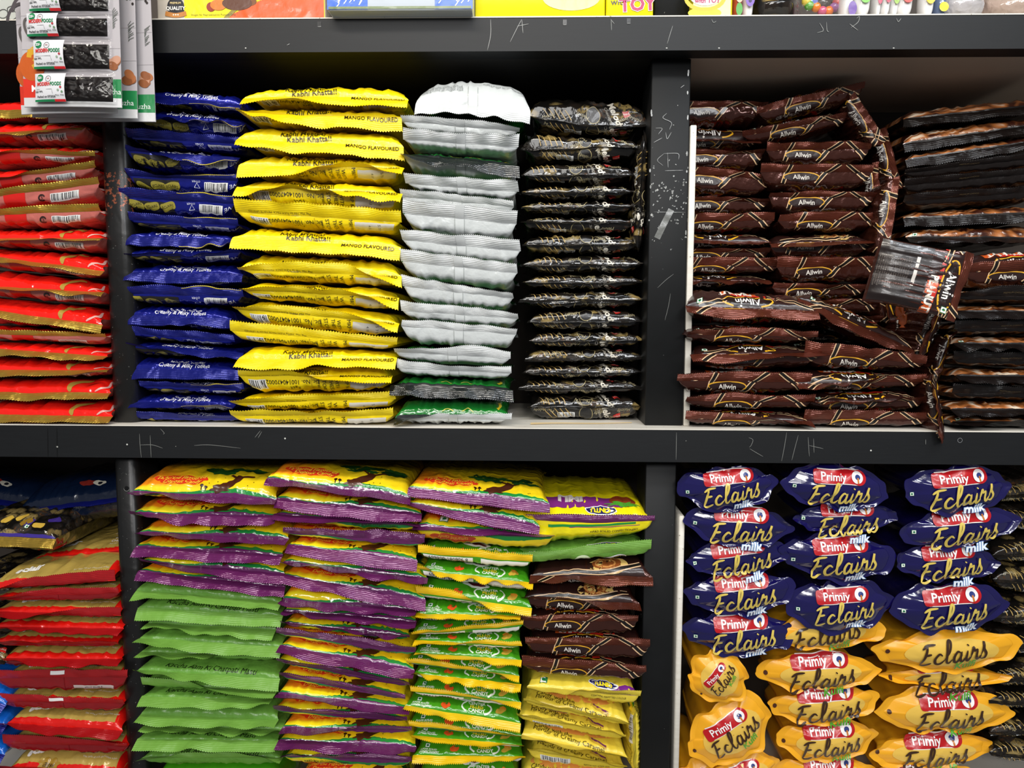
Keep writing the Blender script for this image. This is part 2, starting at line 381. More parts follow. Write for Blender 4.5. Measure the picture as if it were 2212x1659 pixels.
def FILM(n):
    d = dict(
        mango=lambda: material('yellow_film', lin('efd30a'), .33, crinkle=1.15, coat=.15),
        mango_seal=lambda: material('yellow_film_seal', lin('efd30a'), .35, crinkle=.35, ribs=.9),
        blue=lambda: material('blue_foil', lin('18208a'), .2, .5, crinkle=1.0, coat=.4),
        blue_seal=lambda: material('blue_foil_seal', lin('181f7c'), .27, .45, crinkle=.5, ribs=1.0, coat=.3),
        white=lambda: material('white_film', lin('c6cac9'), .30, crinkle=1.1, coat=.25),
        white_seal=lambda: material('white_film_seal', lin('d2d5d4'), .32, crinkle=.25, ribs=1.2),
        green=lambda: material('green_film', lin('137326'), .18, crinkle=.8, coat=.6),
        black_seal=lambda: material('black_film_seal', lin('15191a'), .16, .2, crinkle=.7, ribs=.9, coat=.7),
        red=lambda: material('red_film', lin('e81a10'), .17, crinkle=1.0, coat=.7),
        redback=lambda: material('pinkish_clear_film', lin('b9655c'), .2, crinkle=.9, coat=.6),
        gold_seal=lambda: material('gold_foil_seal', lin('c9a545'), .28, .75, crinkle=.5, ribs=1.0),
        sweets=lambda: material('smoky_film', lin('17130f'), .12, crinkle=.9, coat=.55, pattern=sweets_pat, coat_rough=.06, scale=.7, spec=.3),
        smoky_seal=lambda: material('smoky_film_seal', lin('1c1a18'), .12, crinkle=1.5, coat=1.0, ribs=.4, coat_rough=.05),
        brown=lambda: material('brown_foil', lin('4a251c'), .2, .55, crinkle=1.1, coat=.5),
        brown_seal=lambda: material('brown_foil_seal', lin('6a3222'), .22, .55, crinkle=.5, ribs=.9, coat=.3),
        swirl=lambda: material('caramel_swirl_film', lin('a4602e'), .2, crinkle=.8, coat=.6, pattern=swirl_pat),
        dark=lambda: material('black_choc_film', lin('120c0a'), .28, crinkle=1.0, coat=.25, spec=.3),
        dark_seal=lambda: material('black_choc_seal', lin('140e0c'), .28, crinkle=.5, ribs=.9, coat=.2, spec=.3),
        redgold=lambda: material('red_gold_film', lin('d8160e'), .24, .1, crinkle=.9, coat=.5, pattern=redgold_pat),
        darkred=lambda: material('dark_red_film', lin('8c1016'), .28, .1, crinkle=.9, coat=.4),
        red_seal=lambda: material('red_seal', lin('a51217'), .28, .1, crinkle=.6, ribs=.7, coat=.4),
        tamarind=lambda: material('tamarind_film', lin('f7d51c'), .19, crinkle=.9, coat=.7, pattern=tamarind_pat),
        purple_seal=lambda: material('purple_seal', lin('6c2460'), .2, .2, crinkle=.5, ribs=1.1, coat=.5),
        apple=lambda: material('pale_green_film', lin('679a3c'), .36, crinkle=1.4, coat=.1),
        apple_seal=lambda: material('pale_green_seal', lin('76a844'), .38, crinkle=.3, ribs=1.0),
        leaf=lambda: material('leaf_green_film', lin('429618'), .2, crinkle=.8, coat=.6),
        sun_seal=lambda: material('sun_yellow_seal', lin('f2c512'), .3, crinkle=.5, ribs=.8, coat=.2),
        caramel=lambda: material('caramel_yellow_film', lin('e8cf42'), .33, crinkle=.8, coat=.15),
        caramel_seal=lambda: material('caramel_yellow_seal', lin('d8c23e'), .35, crinkle=.5, ribs=.7),
        bright=lambda: material('bright_yellow_film', lin('f5e414'), .22, crinkle=.8, coat=.5),
        pouch_blue=lambda: material('navy_pouch_film', lin('130e4c'), .14, crinkle=.45, coat=.8, scale=.6),
        pouch_yellow=lambda: material('amber_pouch_film', lin('f0ab1e'), .36, crinkle=.45, coat=.1, scale=.6),
        navy=lambda: material('navy_bag_film', lin('0a1830'), .25, crinkle=.9, coat=.4),
        sky=lambda: material('bright_blue_film', lin('1463c8'), .22, crinkle=.9, coat=.5),
        clear=lambda: material('clear_purple_film', lin('3a2a3a'), .12, crinkle=1.5, coat=1.0, pattern=sweets_pat),
    )
    return d[n]()
INNER = lambda: FILM('dark')

# ---------------------------------------------------------------- pillow bags
class Bag: pass
ORD = 'topmost second third fourth fifth sixth seventh eighth ninth tenth eleventh twelfth thirteenth fourteenth fifteenth sixteenth seventeenth eighteenth nineteenth twentieth'.split()

def lin_fn(x0, z0, x1, z1, sag=0.0):
    xm, hw = (x0+x1)/2, max((x1-x0)/2, 1e-4)
    return lambda x: z0+(z1-z0)*(np.clip(x, x0-.05, x1+.05)-x0)/(x1-x0) - sag*(1-np.clip((x-xm)/hw, -1, 1)**2)
def waves(rng, n, f0, f1):
    c = [(rng.uniform(-1, 1)/(k+1)**.5, rng.uniform(f0, f1), rng.uniform(0, 6.28)) for k in range(n)]
    return lambda u: sum(a*np.sin(f*u+p) for a, f, p in c)

def bag(kind, x0, x1, Y, root, top, bot, f, Lf, label, group, rng, L=0.2, R=0.027, rot=0.0, name='candy_bag', cat='candy bag', opts=None, flat=None):
    K = KINDS[kind]; b = Bag(); b.rng, b.opts, b.Lf = rng, opts or {}, Lf
    a_dep = 0.0 if opts is None else opts.get('phi', 0.0)
    xc, W = (x0+x1)/2, (x1-x0); b.W = W; H = W/2
    NU = 52
    u = np.linspace(-1, 1, NU+1); x = xc+u*H
    w1 = waves(rng, 3, 3, 9); w2 = waves(rng, 4, 9, 26)
    zt, zb = top(x), bot(x); th = np.maximum(zt-zb, 0.003)
    zr = np.clip(root(x), zb+0.0006, zt-0.0006)
    zr = np.clip(zr + w1(u)*0.0006 + w2(u)*0.0003, zb+0.0004, zt-0.0004)
    zm = (zt+zb)/2
    R = min(R, L*0.4)
    d = np.concatenate([np.array([0, .02, .06, .11, .17, .24, .31, .39, .47, .56, .66, .77, .88, 1.0])*R,
                        np.linspace(R, L-0.03, 4)[1:], L-0.03+np.array([.35, .7, .9, 1.0])*0.03])
    h = np.sin(np.minimum(d/R, 1)*math.pi/2)**K.get('swell', 0.36)
    h = h*np.sin(np.clip((L-d)/0.03, 0, 1)*math.pi/2)**0.6
    hb = np.sin(np.minimum(d/(R*.7), 1)*math.pi/2)**K.get('under', .24)*np.sin(np.clip((L-d)/0.03, 0, 1)*math.pi/2)**0.6; HB = hb[:, None]
    nar = min(0.08, 0.42*float(th.mean())/W)
    g = (1-np.abs(u)**9)**0.5
    D, HH = d[:, None], h[:, None]
    zc = zr*(1-HH)+zm*HH
    rid = lambda w: np.abs(np.sin(w(u)*2.2+u*rng.uniform(16, 30)))**0.7
    pl = np.exp(-((D-0.010)/0.011)**2)*np.minimum(th*0.10, 0.0022)
    def crumple():
        a = waves(rng, 4, 3, 15); c = waves(rng, 3, 40, 130); e = rng.uniform(1, 4)
        return np.abs(np.sin(a(u)[None, :]*2.2 + c(d)[:, None]*0.8 + e*u[None, :]))
    body, fin = MB(), MB()
    lump = 0.22 if kind != 'melody' else 0.26
    lump = np.minimum(lump, .0032/np.maximum(th/2, 1e-4))
    zT = zc+(zt-zc)*HH*g*(1-lump*crumple())-pl*rid(w1)*(HH > 0)
    zB = zc-(zc-zb)*HB*g*(1-lump*crumple())+pl*rid(w2)*(HH > 0)
    zT = np.maximum(zT, zB+0.0001); zT[0] = zB[0] = zr; zT[-1] = zB[-1] = zm
    X = xc+u*H*(1-nar*HH)
    Yg = Y+D+0*u
    PT, PB = np.stack([X, Yg, zT], -1), np.stack([X, Yg, zB], -1)
    def arc(P):
        s = np.linalg.norm(np.diff(P[:, NU//4:3*NU//4], axis=0), axis=-1).mean(1)
        return np.concatenate([[0], np.cumsum(s)])
    sT, sB = arc(PT), arc(PB)
    uvT = np.stack(np.broadcast_arrays(u*H, sT[:, None]), -1); uvB = np.stack(np.broadcast_arrays(u*H, sB[:, None]), -1)
    mt, mbt, mf, mk = [FILM(m) for m in K['films']]
    body.grid(PT, mt, uvT); body.grid(PB, mbt, uvB, flip=True)
    b.top, b.bot = Surf(PT, H, sT, 1, 1, body), Surf(PB, H, sB, -1, -1, body)
    # the crimped seal at the front end
    NF, NK = 120, 6
    uf = np.linspace(-1, 1, NF+1); xf = xc+uf*H; zf = np.interp(uf, u, zr)
    fk = np.interp(uf, np.linspace(-1, 1, len(f)), f)
    ker = np.hanning(19); ker /= ker.sum()
    fk = np.convolve(np.pad(fk, 9, mode='edge'), ker, 'valid')
    wv = waves(rng, 4, 4, 17)
    # a seal that is turned up lies folded back against its bag, so less of it stands out
    ls = np.where(fk < 0, np.clip(1.08*np.abs(fk)/Lf, .55, 1), 1.0); ls = np.convolve(np.pad(ls, 9, mode='edge'), ker, 'valid')
    ang = np.arcsin(np.clip(fk*math.cos(a_dep)/(Lf*ls), -.97, .97)) - a_dep + 0.15*wv(uf)
    v = np.linspace(0, 1, NK+1)
    rows = [np.stack([xf, np.full(NF+1, Y), zf], -1)]; Ns = []
    tooth = np.where(np.arange(NF+1) % 2 == 0, 1, -1)*K.get('tooth', .0006)
    curl = 0.42*waves(rng, 4, 2, 10)(uf)
    for k in range(1, NK+1):
        a = np.clip(ang*(0.7+0.6*v[k]) + curl*(v[k]-.5), -1.55, 1.55)
        st = Lf*ls/NK + (tooth if k == NK else 0)
        rows.append(rows[-1]+np.stack([0*uf, -np.cos(a)*st, -np.sin(a)*st], -1))
    PF = np.stack(rows)
    PF[..., 0] += (v**1.5)[:, None]*rng.uniform(-.002, .002)
    du, dv = np.gradient(PF, axis=1), np.gradient(PF, axis=0)
    nn = -np.cross(du, dv); nn /= np.maximum(np.linalg.norm(nn, axis=-1, keepdims=True), 1e-9)
    A, Bk = PF+nn*0.0002, PF-nn*0.0002
    sv = v*Lf
    uvF = np.stack(np.broadcast_arrays(uf*H, sv[:, None]), -1)
    fin.grid(A, mf, uvF, flip=True); fin.grid(Bk, mk, uvF)
    b.fin, b.finb = Surf(A, H, sv, -1, -1, fin), Surf(Bk, H, sv, 1, 1, fin)
    if K.get('art'): K['art'](b)
    zlo = float(min(zb.min(), zT.min()))
    org = np.array([xc, Y+L/2, zlo]); xform = None
    if rot or flat:
        cz = float(zm.mean()); pv = np.array([xc, Y, cz]); a = math.radians(rot)
        Mx = Matrix.Rotation(a, 3, 'Y')
        if flat: Mx = Matrix.Rotation(a, 3, 'Y') @ Matrix.Rotation(math.radians(flat), 3, 'X')
        Mn = np.array(Mx)
        if flat: pv = np.array([xc, Y+L/2, cz]); sh = np.array([0, -L/2, 0])
        else: sh = 0
        xform = lambda V: (V-pv)@Mn.T+pv+sh
        allv = xform(np.concatenate(body.v)); org = np.array([allv[:, 0].mean(), allv[:, 1].mean(), allv[:, 2].min()])
    e = empty(name, org, label, cat, group)
    body.build('body', org, e, xf=xform); fin.build('end_seal', org, e, xf=xform)
    return e

def fin_words(f, Lf):
    m = float(np.mean(f))/Lf; s = float(np.max(f)-np.min(f))/Lf
    if s > 1.0: return 'seal twisted'
    return 'seal hanging down' if m > .42 else 'seal turned up' if m < -.42 else 'seal sticking out'

def stack(kind, where, group, rows, Y, ytop, zbot, Lf, L=0.2, seed=1, R=0.027, name='candy_bag', gap=0.0004, cat='candy bag'):
    """rows from the top: (x left, x right, seam y left, seam y right, four drops of the seal's edge[, options]) in photo pixels"""
    rows_ = []
    for r in rows:
        o = r[8] if len(r) > 8 else {}
        y = Y + o.get('dy', 0.0)
        p, q = at(r[0], r[2], y), at(r[1], r[3], y)
        rows_.append((p, q, y, lin_fn(p[0], p[2], q[0], q[2], o.get('sag', 0)*mpp(y)), np.array(r[4:8], float)*mpp(y), o))
    n = len(rows_)
    # a seal lies over the one below it and presses it down, never through it
    for i in range(n-1):
        p, q, y, r0, f0, o0 = rows_[i]; r1, f1, y1 = rows_[i+1][3], rows_[i+1][4], rows_[i+1][2]
        xs = np.linspace(p[0], q[0], 4); cap = .93*rows_[i+1][5].get('lf', Lf)*mpp(y1)
        need = (r1(xs)-r0(xs)) + f0 + .0016
        f0 -= np.maximum(need-cap, 0); need = (r1(xs)-r0(xs)) + f0 + .0016
        np.copyto(f1, np.maximum(f1, need))
    t0 = rows_[0]
    tl, tr = (ytop if isinstance(ytop, tuple) else (ytop, ytop))
    a, c = at(rows[0][0], tl, t0[2]), at(rows[0][1], tr, t0[2])
    top = lin_fn(a[0], a[2], c[0], c[2], -abs(rows[0][8].get('dome', 0) if len(rows[0]) > 8 else 0)*mpp(Y))
    for i, (p, q, y, root, f, o) in enumerate(rows_):
        rng = random.Random(seed*1000+i)
        if i+1 < n:
            nr = rows_[i+1][3]; fn_, fc_ = float(np.mean(rows_[i+1][4]))/(rows_[i+1][5].get('lf', Lf)*mpp(y)), float(np.mean(f))/(o.get('lf', Lf)*mpp(y))
            w = o.get('w', np.clip(.5+(.2 if fn_ < -.35 else -.05 if fn_ > .35 else 0)+(-.08 if fc_ > .35 else .03 if fc_ < -.35 else 0), .3, .72))
            bot = (lambda r0, r1, w: (lambda x: r0(x)*(1-w)+r1(x)*w))(root, nr, w)
        else:
            bot = lambda x: np.full_like(x, zbot)
        o = dict(o, phi=math.atan(((rows[i][2]+rows[i][3])/2-700)/F)); k = o.get('kind', kind); lf = o.get('lf', Lf)*mpp(y)
        tp = top if i == 0 else (lambda fn: (lambda x: fn(x)-gap))(top)
        desc = o.get('desc', KINDS[k]['desc'])
        lab = '%s, %s, %s in the %s' % (desc, fin_words(f, lf), 'topmost' if i == 0 else ORD[i]+' from top', where)
        bag(k, p[0], q[0], y, root, tp, bot, f, lf, lab, group, rng, L=o.get('L', L), R=o.get('R', R), name=name, opts=o, cat=cat)
        top = bot
def loose(kind, cx, cy, w, t, rot, Y, f, Lf, label, group, seed, L=0.17, flat=None, name='candy_bag', opts=None, cat='candy bag', R=0.038):
    """a bag that lies askew: centre, width, thickness in photo pixels, turned by rot degrees"""
    c = at(cx, cy, Y); m = mpp(Y); h = w*m/2
    k = lambda z: (lambda x: np.full_like(x, z))
    return bag(kind, c[0]-h, c[0]+h, Y, k(c[2]), k(c[2]+t*m/2), k(c[2]-t*m/2), np.array(f, float)*m, Lf*m, label, group,
               random.Random(seed), L=L, rot=rot, flat=flat, name=name, opts=opts, cat=cat, R=R)

# ---------------------------------------------------------------- what is printed on each kind of bag
mm = 0.001
def art_mango(b):
    t, k, rg = b.top, b.bot, b.rng; j = rg.uniform(-4, 4)*mm
    txt(t, 'Kabhi Meetha!', -22*mm+j, 12.5*mm, 11.5*mm, '2a2408', rot=4, bold=.012, sx=.92)
    txt(t, 'Kabhi Khatta!!', -12*mm+j, 4.5*mm, 11.5*mm, '2a2408', rot=4, bold=.012, sx=.92)
    blob(t, 66*mm, 62*mm, 30*mm, 16*mm, '6a2318', rot=-14, lay=0); txt(t, 'Mango', 64*mm, 62*mm, 16*mm, 'e8c23a', rot=-14, bold=.03, shear=.2)
    txt(b.fin, 'MANGO FLAVOURED', 70*mm, 4.5*mm, 8.6*mm, '2a2408', bold=.008, sx=.86)
    txt(k, 'Lic. No. 10014047000219', -36*mm, 8*mm, 8.4*mm, '2a2408', rot=180, sx=.95, bold=.006)
    txt(k, 'Fact', -30*mm, 17*mm, 9*mm, '2a2408', rot=180, shear=.2)
    barcode(k, -82*mm, 12*mm, 24*mm, 15*mm, rg)
    rect(k, 76*mm, 12*mm, 54*mm, 17*mm, 'cfcbc0', nx=14, ny=8)
    txt(k, '5 7 0', 83*mm, 11*mm, 5.5*mm, '6a6860', rot=-85, lay=3); txt(k, '4 15', 70*mm, 12*mm, 5*mm, '6a6860', rot=-85, lay=3)
    for x, s in ((44, 'MRP Rs.'), (30, 'WITH'), (22, 'THESE'), (12, 'STORE'), (4, 'THE BEST')):
        txt(k, s, x*mm, 12*mm, (7.6 if s != 'THE BEST' else 4.6)*mm, '2a2408', rot=-84, sx=.9)
    ribbon(k, [(-6*mm, -2*mm), (-6*mm, -30*mm)], 1.2*mm, 'c9ad10', lay=0); 
    txt(b.finb, 'Pkg. Mat. Mfd by FLEXI PACK PRIVATE LIMITED', -52*mm, 4*mm, 4.2*mm, '2a2408', rot=180)
def art_blue(b):
    t, k, rg, H = b.top, b.bot, b.rng, b.W/2
    txt(t, 'Creamy & Milky Toffees', 1*mm, 5.5*mm, 8.5*mm, 'e6e6f2', shear=.18, bold=.006, sx=.9)
    txt(t, 'MODIFIED TOFFEES', 4*mm, 12.5*mm, 6*mm, 'e6e6f2', bold=.012)
    wx = -H*.5
    rect(k, wx, 13*mm, H*.84, 20*mm, '1a1713', nx=14, ny=8)
    for i in range(3):
        x = wx+(i-1)*H*.28+rg.uniform(-3, 3)*mm; y = (8+rg.uniform(0, 8))*mm
        blob(k, x, y, 11*mm, 5.5*mm, '8f8430', rot=rg.uniform(-30, 30), lay=1, power=.6); txt(k, 'ECLAIRS', x, y, 4.6*mm, '2a2410', lay=3, rot=rg.uniform(-15, 15))
    barcode(k, 46*mm, 10*mm, 33*mm, 13*mm, rg)
    ribbon(k, [(-4*mm, -3*mm), (4*mm, -3*mm), (0, 4*mm), (-4*mm, -3*mm)], .8*mm, 'c9cbe0', 19*mm, 9*mm, smooth=False)
    txt(k, 'OTHER', 18*mm, 3.2*mm, 3.6*mm, 'c9cbe0', rot=180); txt(k, 'VE', 70*mm, 9*mm, 9*mm, 'c9cbe0', rot=190, bold=.01)
    if rg.random() < .6: rect(b.finb, H*.5, b.Lf*.94, H*.96, 1.0*mm, 'd8c23a', nx=30, ny=1); rect(b.fin, H*.5, b.Lf*.95, H*.96, .8*mm, 'd8c23a', nx=30, ny=1)
def art_white(b):
    t, k, rg, H = b.top, b.bot, b.rng, b.W/2
    if b.opts.get('up'): t, k = k, t
    q = b.opts.get('up')
    for x in (-6.4, 6.4): ribbon(k, [(x*mm, k.ydir*.5*mm), (x*mm, k.ydir*26*mm)], .7*mm, '9aa09d', lay=3)
    rect(t, 0, 2.6*mm, b.W*.98, 5*mm, '14181a', nx=40, ny=2)
    ribbon(t, [(H*.80, 16*mm*t.ydir), (H*.86, 24*mm*t.ydir), (H*.84, 36*mm*t.ydir)], 4*mm, 'e8c92a')
    for x in (-.1, .25): ribbon(t, [(x*H-8*mm, 10*mm), (x*H, 15*mm), (x*H+9*mm, 9*mm)], 1.5*mm, 'd8cf5a', taper=True)
    rect(k, 0, 14*mm, 12*mm, 27*mm, 'c4c8c7', nx=4, ny=10, lay=1); ribbon(k, [(-6.2*mm, 0), (-6.2*mm, 27*mm*k.ydir)], .5*mm, 'b9bdbb')
    f = b.fin if q else b.finb
    rect(f, 0, b.Lf*.5, 12*mm, b.Lf*.96, 'c9cccb', nx=4, ny=3, lay=1)
    for i in range(6 if (q or rg.random() < .35) else 0):
        txt(k, rg.choice(('INGREDIENTS SUGAR LIQUID GLUCOSE', 'CONTAINS ADDED FLAVOUR NATURAL', 'STORE IN A COOL DRY HYGIENIC PLACE', 'MAX RETAIL PRICE INCL OF ALL TAXES')),
            (-42 if not (q and i > 3) else 42)*mm, ((20 if q else 10)+i*2.7)*mm, 2.9*mm, '4a4f4e', rot=0, sx=1.05)
def art_red(b):
    t, k, rg, H = b.top, b.bot, b.rng, b.W/2
    ribbon(t, [(H-58*mm, 1*mm), (H-56*mm, 10*mm), (H-44*mm, 20*mm), (H-28*mm, 26*mm)], 8*mm, 'a98a3a', taper=True, lay=0)
    for c in (0, -82): barcode(k, H-48*mm+c*mm, 9*mm, 40*mm, 10*mm, rg) if c == 0 else rect(k, H-118*mm, 10*mm, 30*mm, 20*mm, 'c81a14')
    ring(k, H-80*mm, 9*mm, 4*mm, 4*mm, 2*mm, '2a1a18', a0=20, a1=320)
    txt(k, '3', H-80*mm, 9*mm, 7*mm, '2a1a18', lay=3)
    ribbon(t, [(H-22*mm, 2*mm), (H-4*mm, 14*mm), (H-6*mm, 34*mm)], 3*mm, 'd9a49a', lay=0, taper=True)
def art_melody(b):
    rg, H = b.rng, b.W/2; j = rg.uniform(-6, 6)*mm
    for sf in (b.top, b.bot):
        y = sf.ydir
        for i in range(5):
            x = -H*.72+i*8*mm+j
            ribbon(sf, [(x, y*3*mm), (x-y*4*mm, y*9*mm), (x-y*10*mm, y*17*mm)], 1.2*mm, 'b99a5a')
        blob(sf, 2*mm+j, 12*mm, 10*mm, 11*mm, '100d0b', lay=0); ring(sf, 2*mm+j, 12*mm, 10*mm, 11*mm, .8*mm, 'a99a6a')
        txt(sf, 'Melody', 34*mm+j, 13*mm, 13*mm, 'cfc8b8', rot=-68, shear=.25, bold=.03); txt(sf, 'Chocolaty', 24*mm+j, 13*mm, 6*mm, 'a9a294', rot=-68)
        rect(sf, 50*mm+j, 16*mm, 10*mm, 8*mm, 'c0221c', rot=20, lay=1); txt(sf, 'PARLE', 50*mm+j, 16*mm, 3.4*mm, 'efe9e0', rot=20, lay=3)
        for q in range(4):
            txt(sf, 'Melody', rg.uniform(-.8, .85)*H, rg.uniform(4, 15)*mm, 6.5*mm, 'a89c78', rot=rg.choice((0, 25, 160, 190, -30)), shear=.2, lay=1)
    barcode(b.bot, -28*mm+j, 14*mm, 26*mm, 9*mm, rg)
def stripes(sf, pts, lay=1, w=2.2*mm):
    p = np.asarray(pts, float); d = np.gradient(p, axis=0); d /= np.linalg.norm(d, axis=1, keepdims=True)+1e-9
    n = np.stack([-d[:, 1], d[:, 0]], 1)
    ribbon(sf, p, w*2.1, '14100e', lay=lay)
    for q in (-1, 1): ribbon(sf, p+n*q*w*1.25, w*.62, 'd9b48a', lay=lay+1)
def art_allwin(b):
    t, k, rg, H, Lf = b.top, b.bot, b.rng, b.W/2, b.Lf
    rect(t, -H*.05, 20*mm, b.W*.93, 38*mm, '2a1512', nx=30, ny=14)
    if b.opts.get('disc'):
        blob(t, 26*mm, 17*mm, 30*mm, 15*mm, 'd9b76a', lay=1); blob(t, 24*mm, 20*mm, 22*mm, 12*mm, '8a4a22', lay=2); ring(t, 22*mm, 20*mm, 15*mm, 8*mm, 3*mm, 'c98a4a', lay=3)
        stripes(t, [(-H*.8, 2*mm), (-H*.3, 7*mm), (H*.2, 5*mm), (H*.85, 15*mm)], 4)
    else:
        blob(t, -4*mm, 11.5*mm, 33*mm, 9*mm, '1c100e', lay=1)
        ring(t, -4*mm, 11.5*mm, 35*mm, 10*mm, 2.2*mm, 'e0a826', lay=2, a0=-60, a1=235)
        txt(t, 'Allwin', -4*mm, 11.5*mm, 15*mm, 'f0ece6', rot=180, bold=.02, lay=4, sx=.95)
        stripes(t, [(26*mm, 22*mm), (50*mm, 16*mm), (H*.95, 4*mm)], 2); stripes(t, [(-34*mm, 12*mm), (-52*mm, 7*mm), (-H*.8, 1*mm)], 2)
        rect(t, 4*mm, 25*mm, 80*mm, 5*mm, 'c22a1e', lay=2, rot=-3); txt(t, 'PEANUT', -18*mm, 31*mm, 13*mm, 'efe4d6', rot=180, bold=.05, lay=4); rect(t, -18*mm, 31*mm, 62*mm, 13*mm, 'd2571e', lay=1)
        vegmark(t, -H*.80, 9*mm, 8*mm, 3); blob(t, -14*mm, 3.4*mm, 1.6*mm, 1.6*mm, 'd9cfc4', lay=3, n=12, rings=1)
    if b.opts.get('face'):
        rect(t, 0, 70*mm, b.W*.93, 62*mm, '1c1210', nx=24, ny=24)
        for i in range(15): txt(t, rg.choice(('INGREDIENTS SUGAR GLUCOSE PEANUT', 'EDIBLE VEGETABLE FAT COCOA MILK', 'STORE IN A COOL AND DRY PLACE')), 0, (62+i*2.6)*mm, 2.4*mm, '7d726b', rot=180, lay=2)
        rect(t, 6*mm, 54*mm, 40*mm, 4*mm, 'cfc8c0', lay=2)
    # back print, seen where the seal turns up
    j = -30*mm+b.opts.get('bx', 0)*mm
    for sf, ys in ((b.finb, (Lf, 0)), (b.bot, (0, 16*mm))):
        a0, a1 = ys; off = 0 if sf is b.finb else 1
        q = lambda x0, x1: [(x0, -0+sf.ydir*a0), ((x0+x1)/2, sf.ydir*(a0+a1)/2), (x1, sf.ydir*a1)]
        if off == 0:
            stripes(sf, q(j-8*mm, j-13*mm)); stripes(sf, q(j+62*mm, j+44*mm)); stripes(sf, q(H*.52, H*.74))
        else:
            stripes(sf, q(j-13*mm, j-19*mm)); stripes(sf, q(j+44*mm, j+30*mm)); stripes(sf, q(H*.74, H*.97))
    blob(b.bot, j+8*mm, 7*mm, 25*mm, 6*mm, '241210', lay=3); ring(b.bot, j+8*mm, 7*mm, 26*mm, 7*mm, 1.5*mm, 'd09a2a', lay=4, a0=-30, a1=200)
    txt(b.bot, 'Allwin', j+8*mm, 7.4*mm, 9.5*mm, 'd9d2c8', bold=.014, lay=6); blob(b.finb, j+37*mm, 1*mm, 1.2*mm, 1.2*mm, 'cfc4ba', lay=3, n=10, rings=1)
    stripes(b.fin, [(-H*.84, -Lf), (-H*.72, -Lf*.4), (-H*.62, 0)]); 
def art_swirl(b):
    rect(b.top, 0, 1*mm, b.W*.97, 2*mm, '17100d', nx=40, ny=2)
    txt(b.finb, 'PREMIUM CHOCO', -10*mm, b.Lf*.4, 3.4*mm, '5a4a30'); 
    if b.rng.random() < .4: vegmark(b.top, -b.W*.44, 6*mm, 7*mm)
def art_redgold(b):
    t, k, H = b.top, b.bot, b.W/2
    txt(t, 'The taste of rich chocolate eclair', 52*mm, 22*mm, 4*mm, 'e6dcc4', rot=3)
    txt(t, 'eclair', -48*mm, 30*mm, 17*mm, 'f2eee6', rot=14, shear=.2, bold=.05)
    rect(t, H*.94, 22*mm, H*.12, 46*mm, 'd8160e', nx=4, ny=14)
    rect(k, 48*mm, 15*mm, 60*mm, 6*mm, 'c9b9b4', nx=14, ny=3); txt(k, '8 90105 21109', 48*mm, 15*mm, 4.4*mm, '3a2a28', rot=180)
    ribbon(k, [(4*mm, 0), (5*mm, -20*mm)], .8*mm, '7a0f12')
    if b.opts.get('tab'): rect(b.finb, -4*mm, b.Lf*.62, 20*mm, 7*mm, 'e9e7e4', nx=6, ny=3, lay=2)
    if b.opts.get('free'): blob(t, -24*mm, 10*mm, 16*mm, 9*mm, '9a7a2a', wob=.12, n=56, lay=1); txt(t, 'FREE!', -24*mm, 9*mm, 7.5*mm, '2a1508', bold=.02, lay=3, rot=180)
    if b.opts.get('choc'): txt(t, 'MORE', 38*mm, 36*mm, 7*mm, 'f0e6e0', bold=.02); txt(t, 'CHOCOLATE', 46*mm, 28*mm, 7*mm, 'f0e6e0', bold=.02); txt(t, 'CHOCO', 30*mm, 62*mm, 9*mm, 'b9a9a0', bold=.02, shear=.3)
def art_tamarind(b):
    t, k, rg, H = b.top, b.bot, b.rng, b.W/2; j = rg.uniform(-3, 3)*mm
    cloud(t, -42*mm+j, 24*mm, 78*mm, 17*mm, 'd8381c', lay=0)
    txt(t, 'Tamarind Flavoured', -42*mm+j, 27*mm, 9*mm, 'f5d23a', shear=.3, lay=3, bold=.006, rot=2); txt(t, 'Deposit Candy', -38*mm+j, 19.5*mm, 9*mm, 'f5d23a', shear=.3, lay=3, bold=.006, rot=2)
    ribbon(t, [(12*mm, 9*mm), (26*mm, 15*mm), (40*mm, 24*mm), (46*mm, 36*mm)], 12*mm, '4a2314', lay=1); ribbon(t, [(6*mm, 8.5*mm), (18*mm, 10*mm), (34*mm, 9*mm)], 4*mm, '4a2314', lay=1, taper=True)
    ribbon(t, [(44*mm, 30*mm), (30*mm, 40*mm)], 4*mm, '4a2314', lay=1); ribbon(t, [(46*mm, 32*mm), (66*mm, 38*mm)], 4*mm, '4a2314', lay=1)
    for i in range(15):
        blob(t, (42+rg.uniform(-50, 42))*mm, (46+rg.uniform(-7, 14))*mm, rg.uniform(8, 15)*mm, rg.uniform(4, 8)*mm, rg.choice(('1d4a1c', '24581f', '163c18')), lay=2, wob=.2, n=24, rings=2)
    for x in (-6, 0): ribbon(t, [(x*mm, 8*mm), (x*mm, 13*mm)], 1.6*mm, '2a120c'); blob(t, x*mm, (14 if x else 13)*mm, 2.6*mm, 2*mm, '2a120c', lay=2, n=12, rings=1)
    for i in range(6): blob(t, rg.uniform(-.1, .95)*H, rg.uniform(10, 34)*mm, .8*mm, .8*mm, '5a3a10', n=8, rings=1)
    cloud(k, -44*mm, 14*mm, 64*mm, 11*mm, 'b8431c', lay=0); txt(k, 'tamarind candy', -44*mm, 14*mm, 7*mm, 'e0a83a', rot=180, shear=.3, lay=3)
    txt(k, 'HARD BOILED CONFECTIONERY', -30*mm if rg.random() < .5 else 40*mm, 6.5*mm, 4.4*mm, '2a2010', rot=0, bold=.01, lay=3)
    if b.opts.get('veg'): vegmark(t, -H*.62, 14*mm, 13*mm, 5)
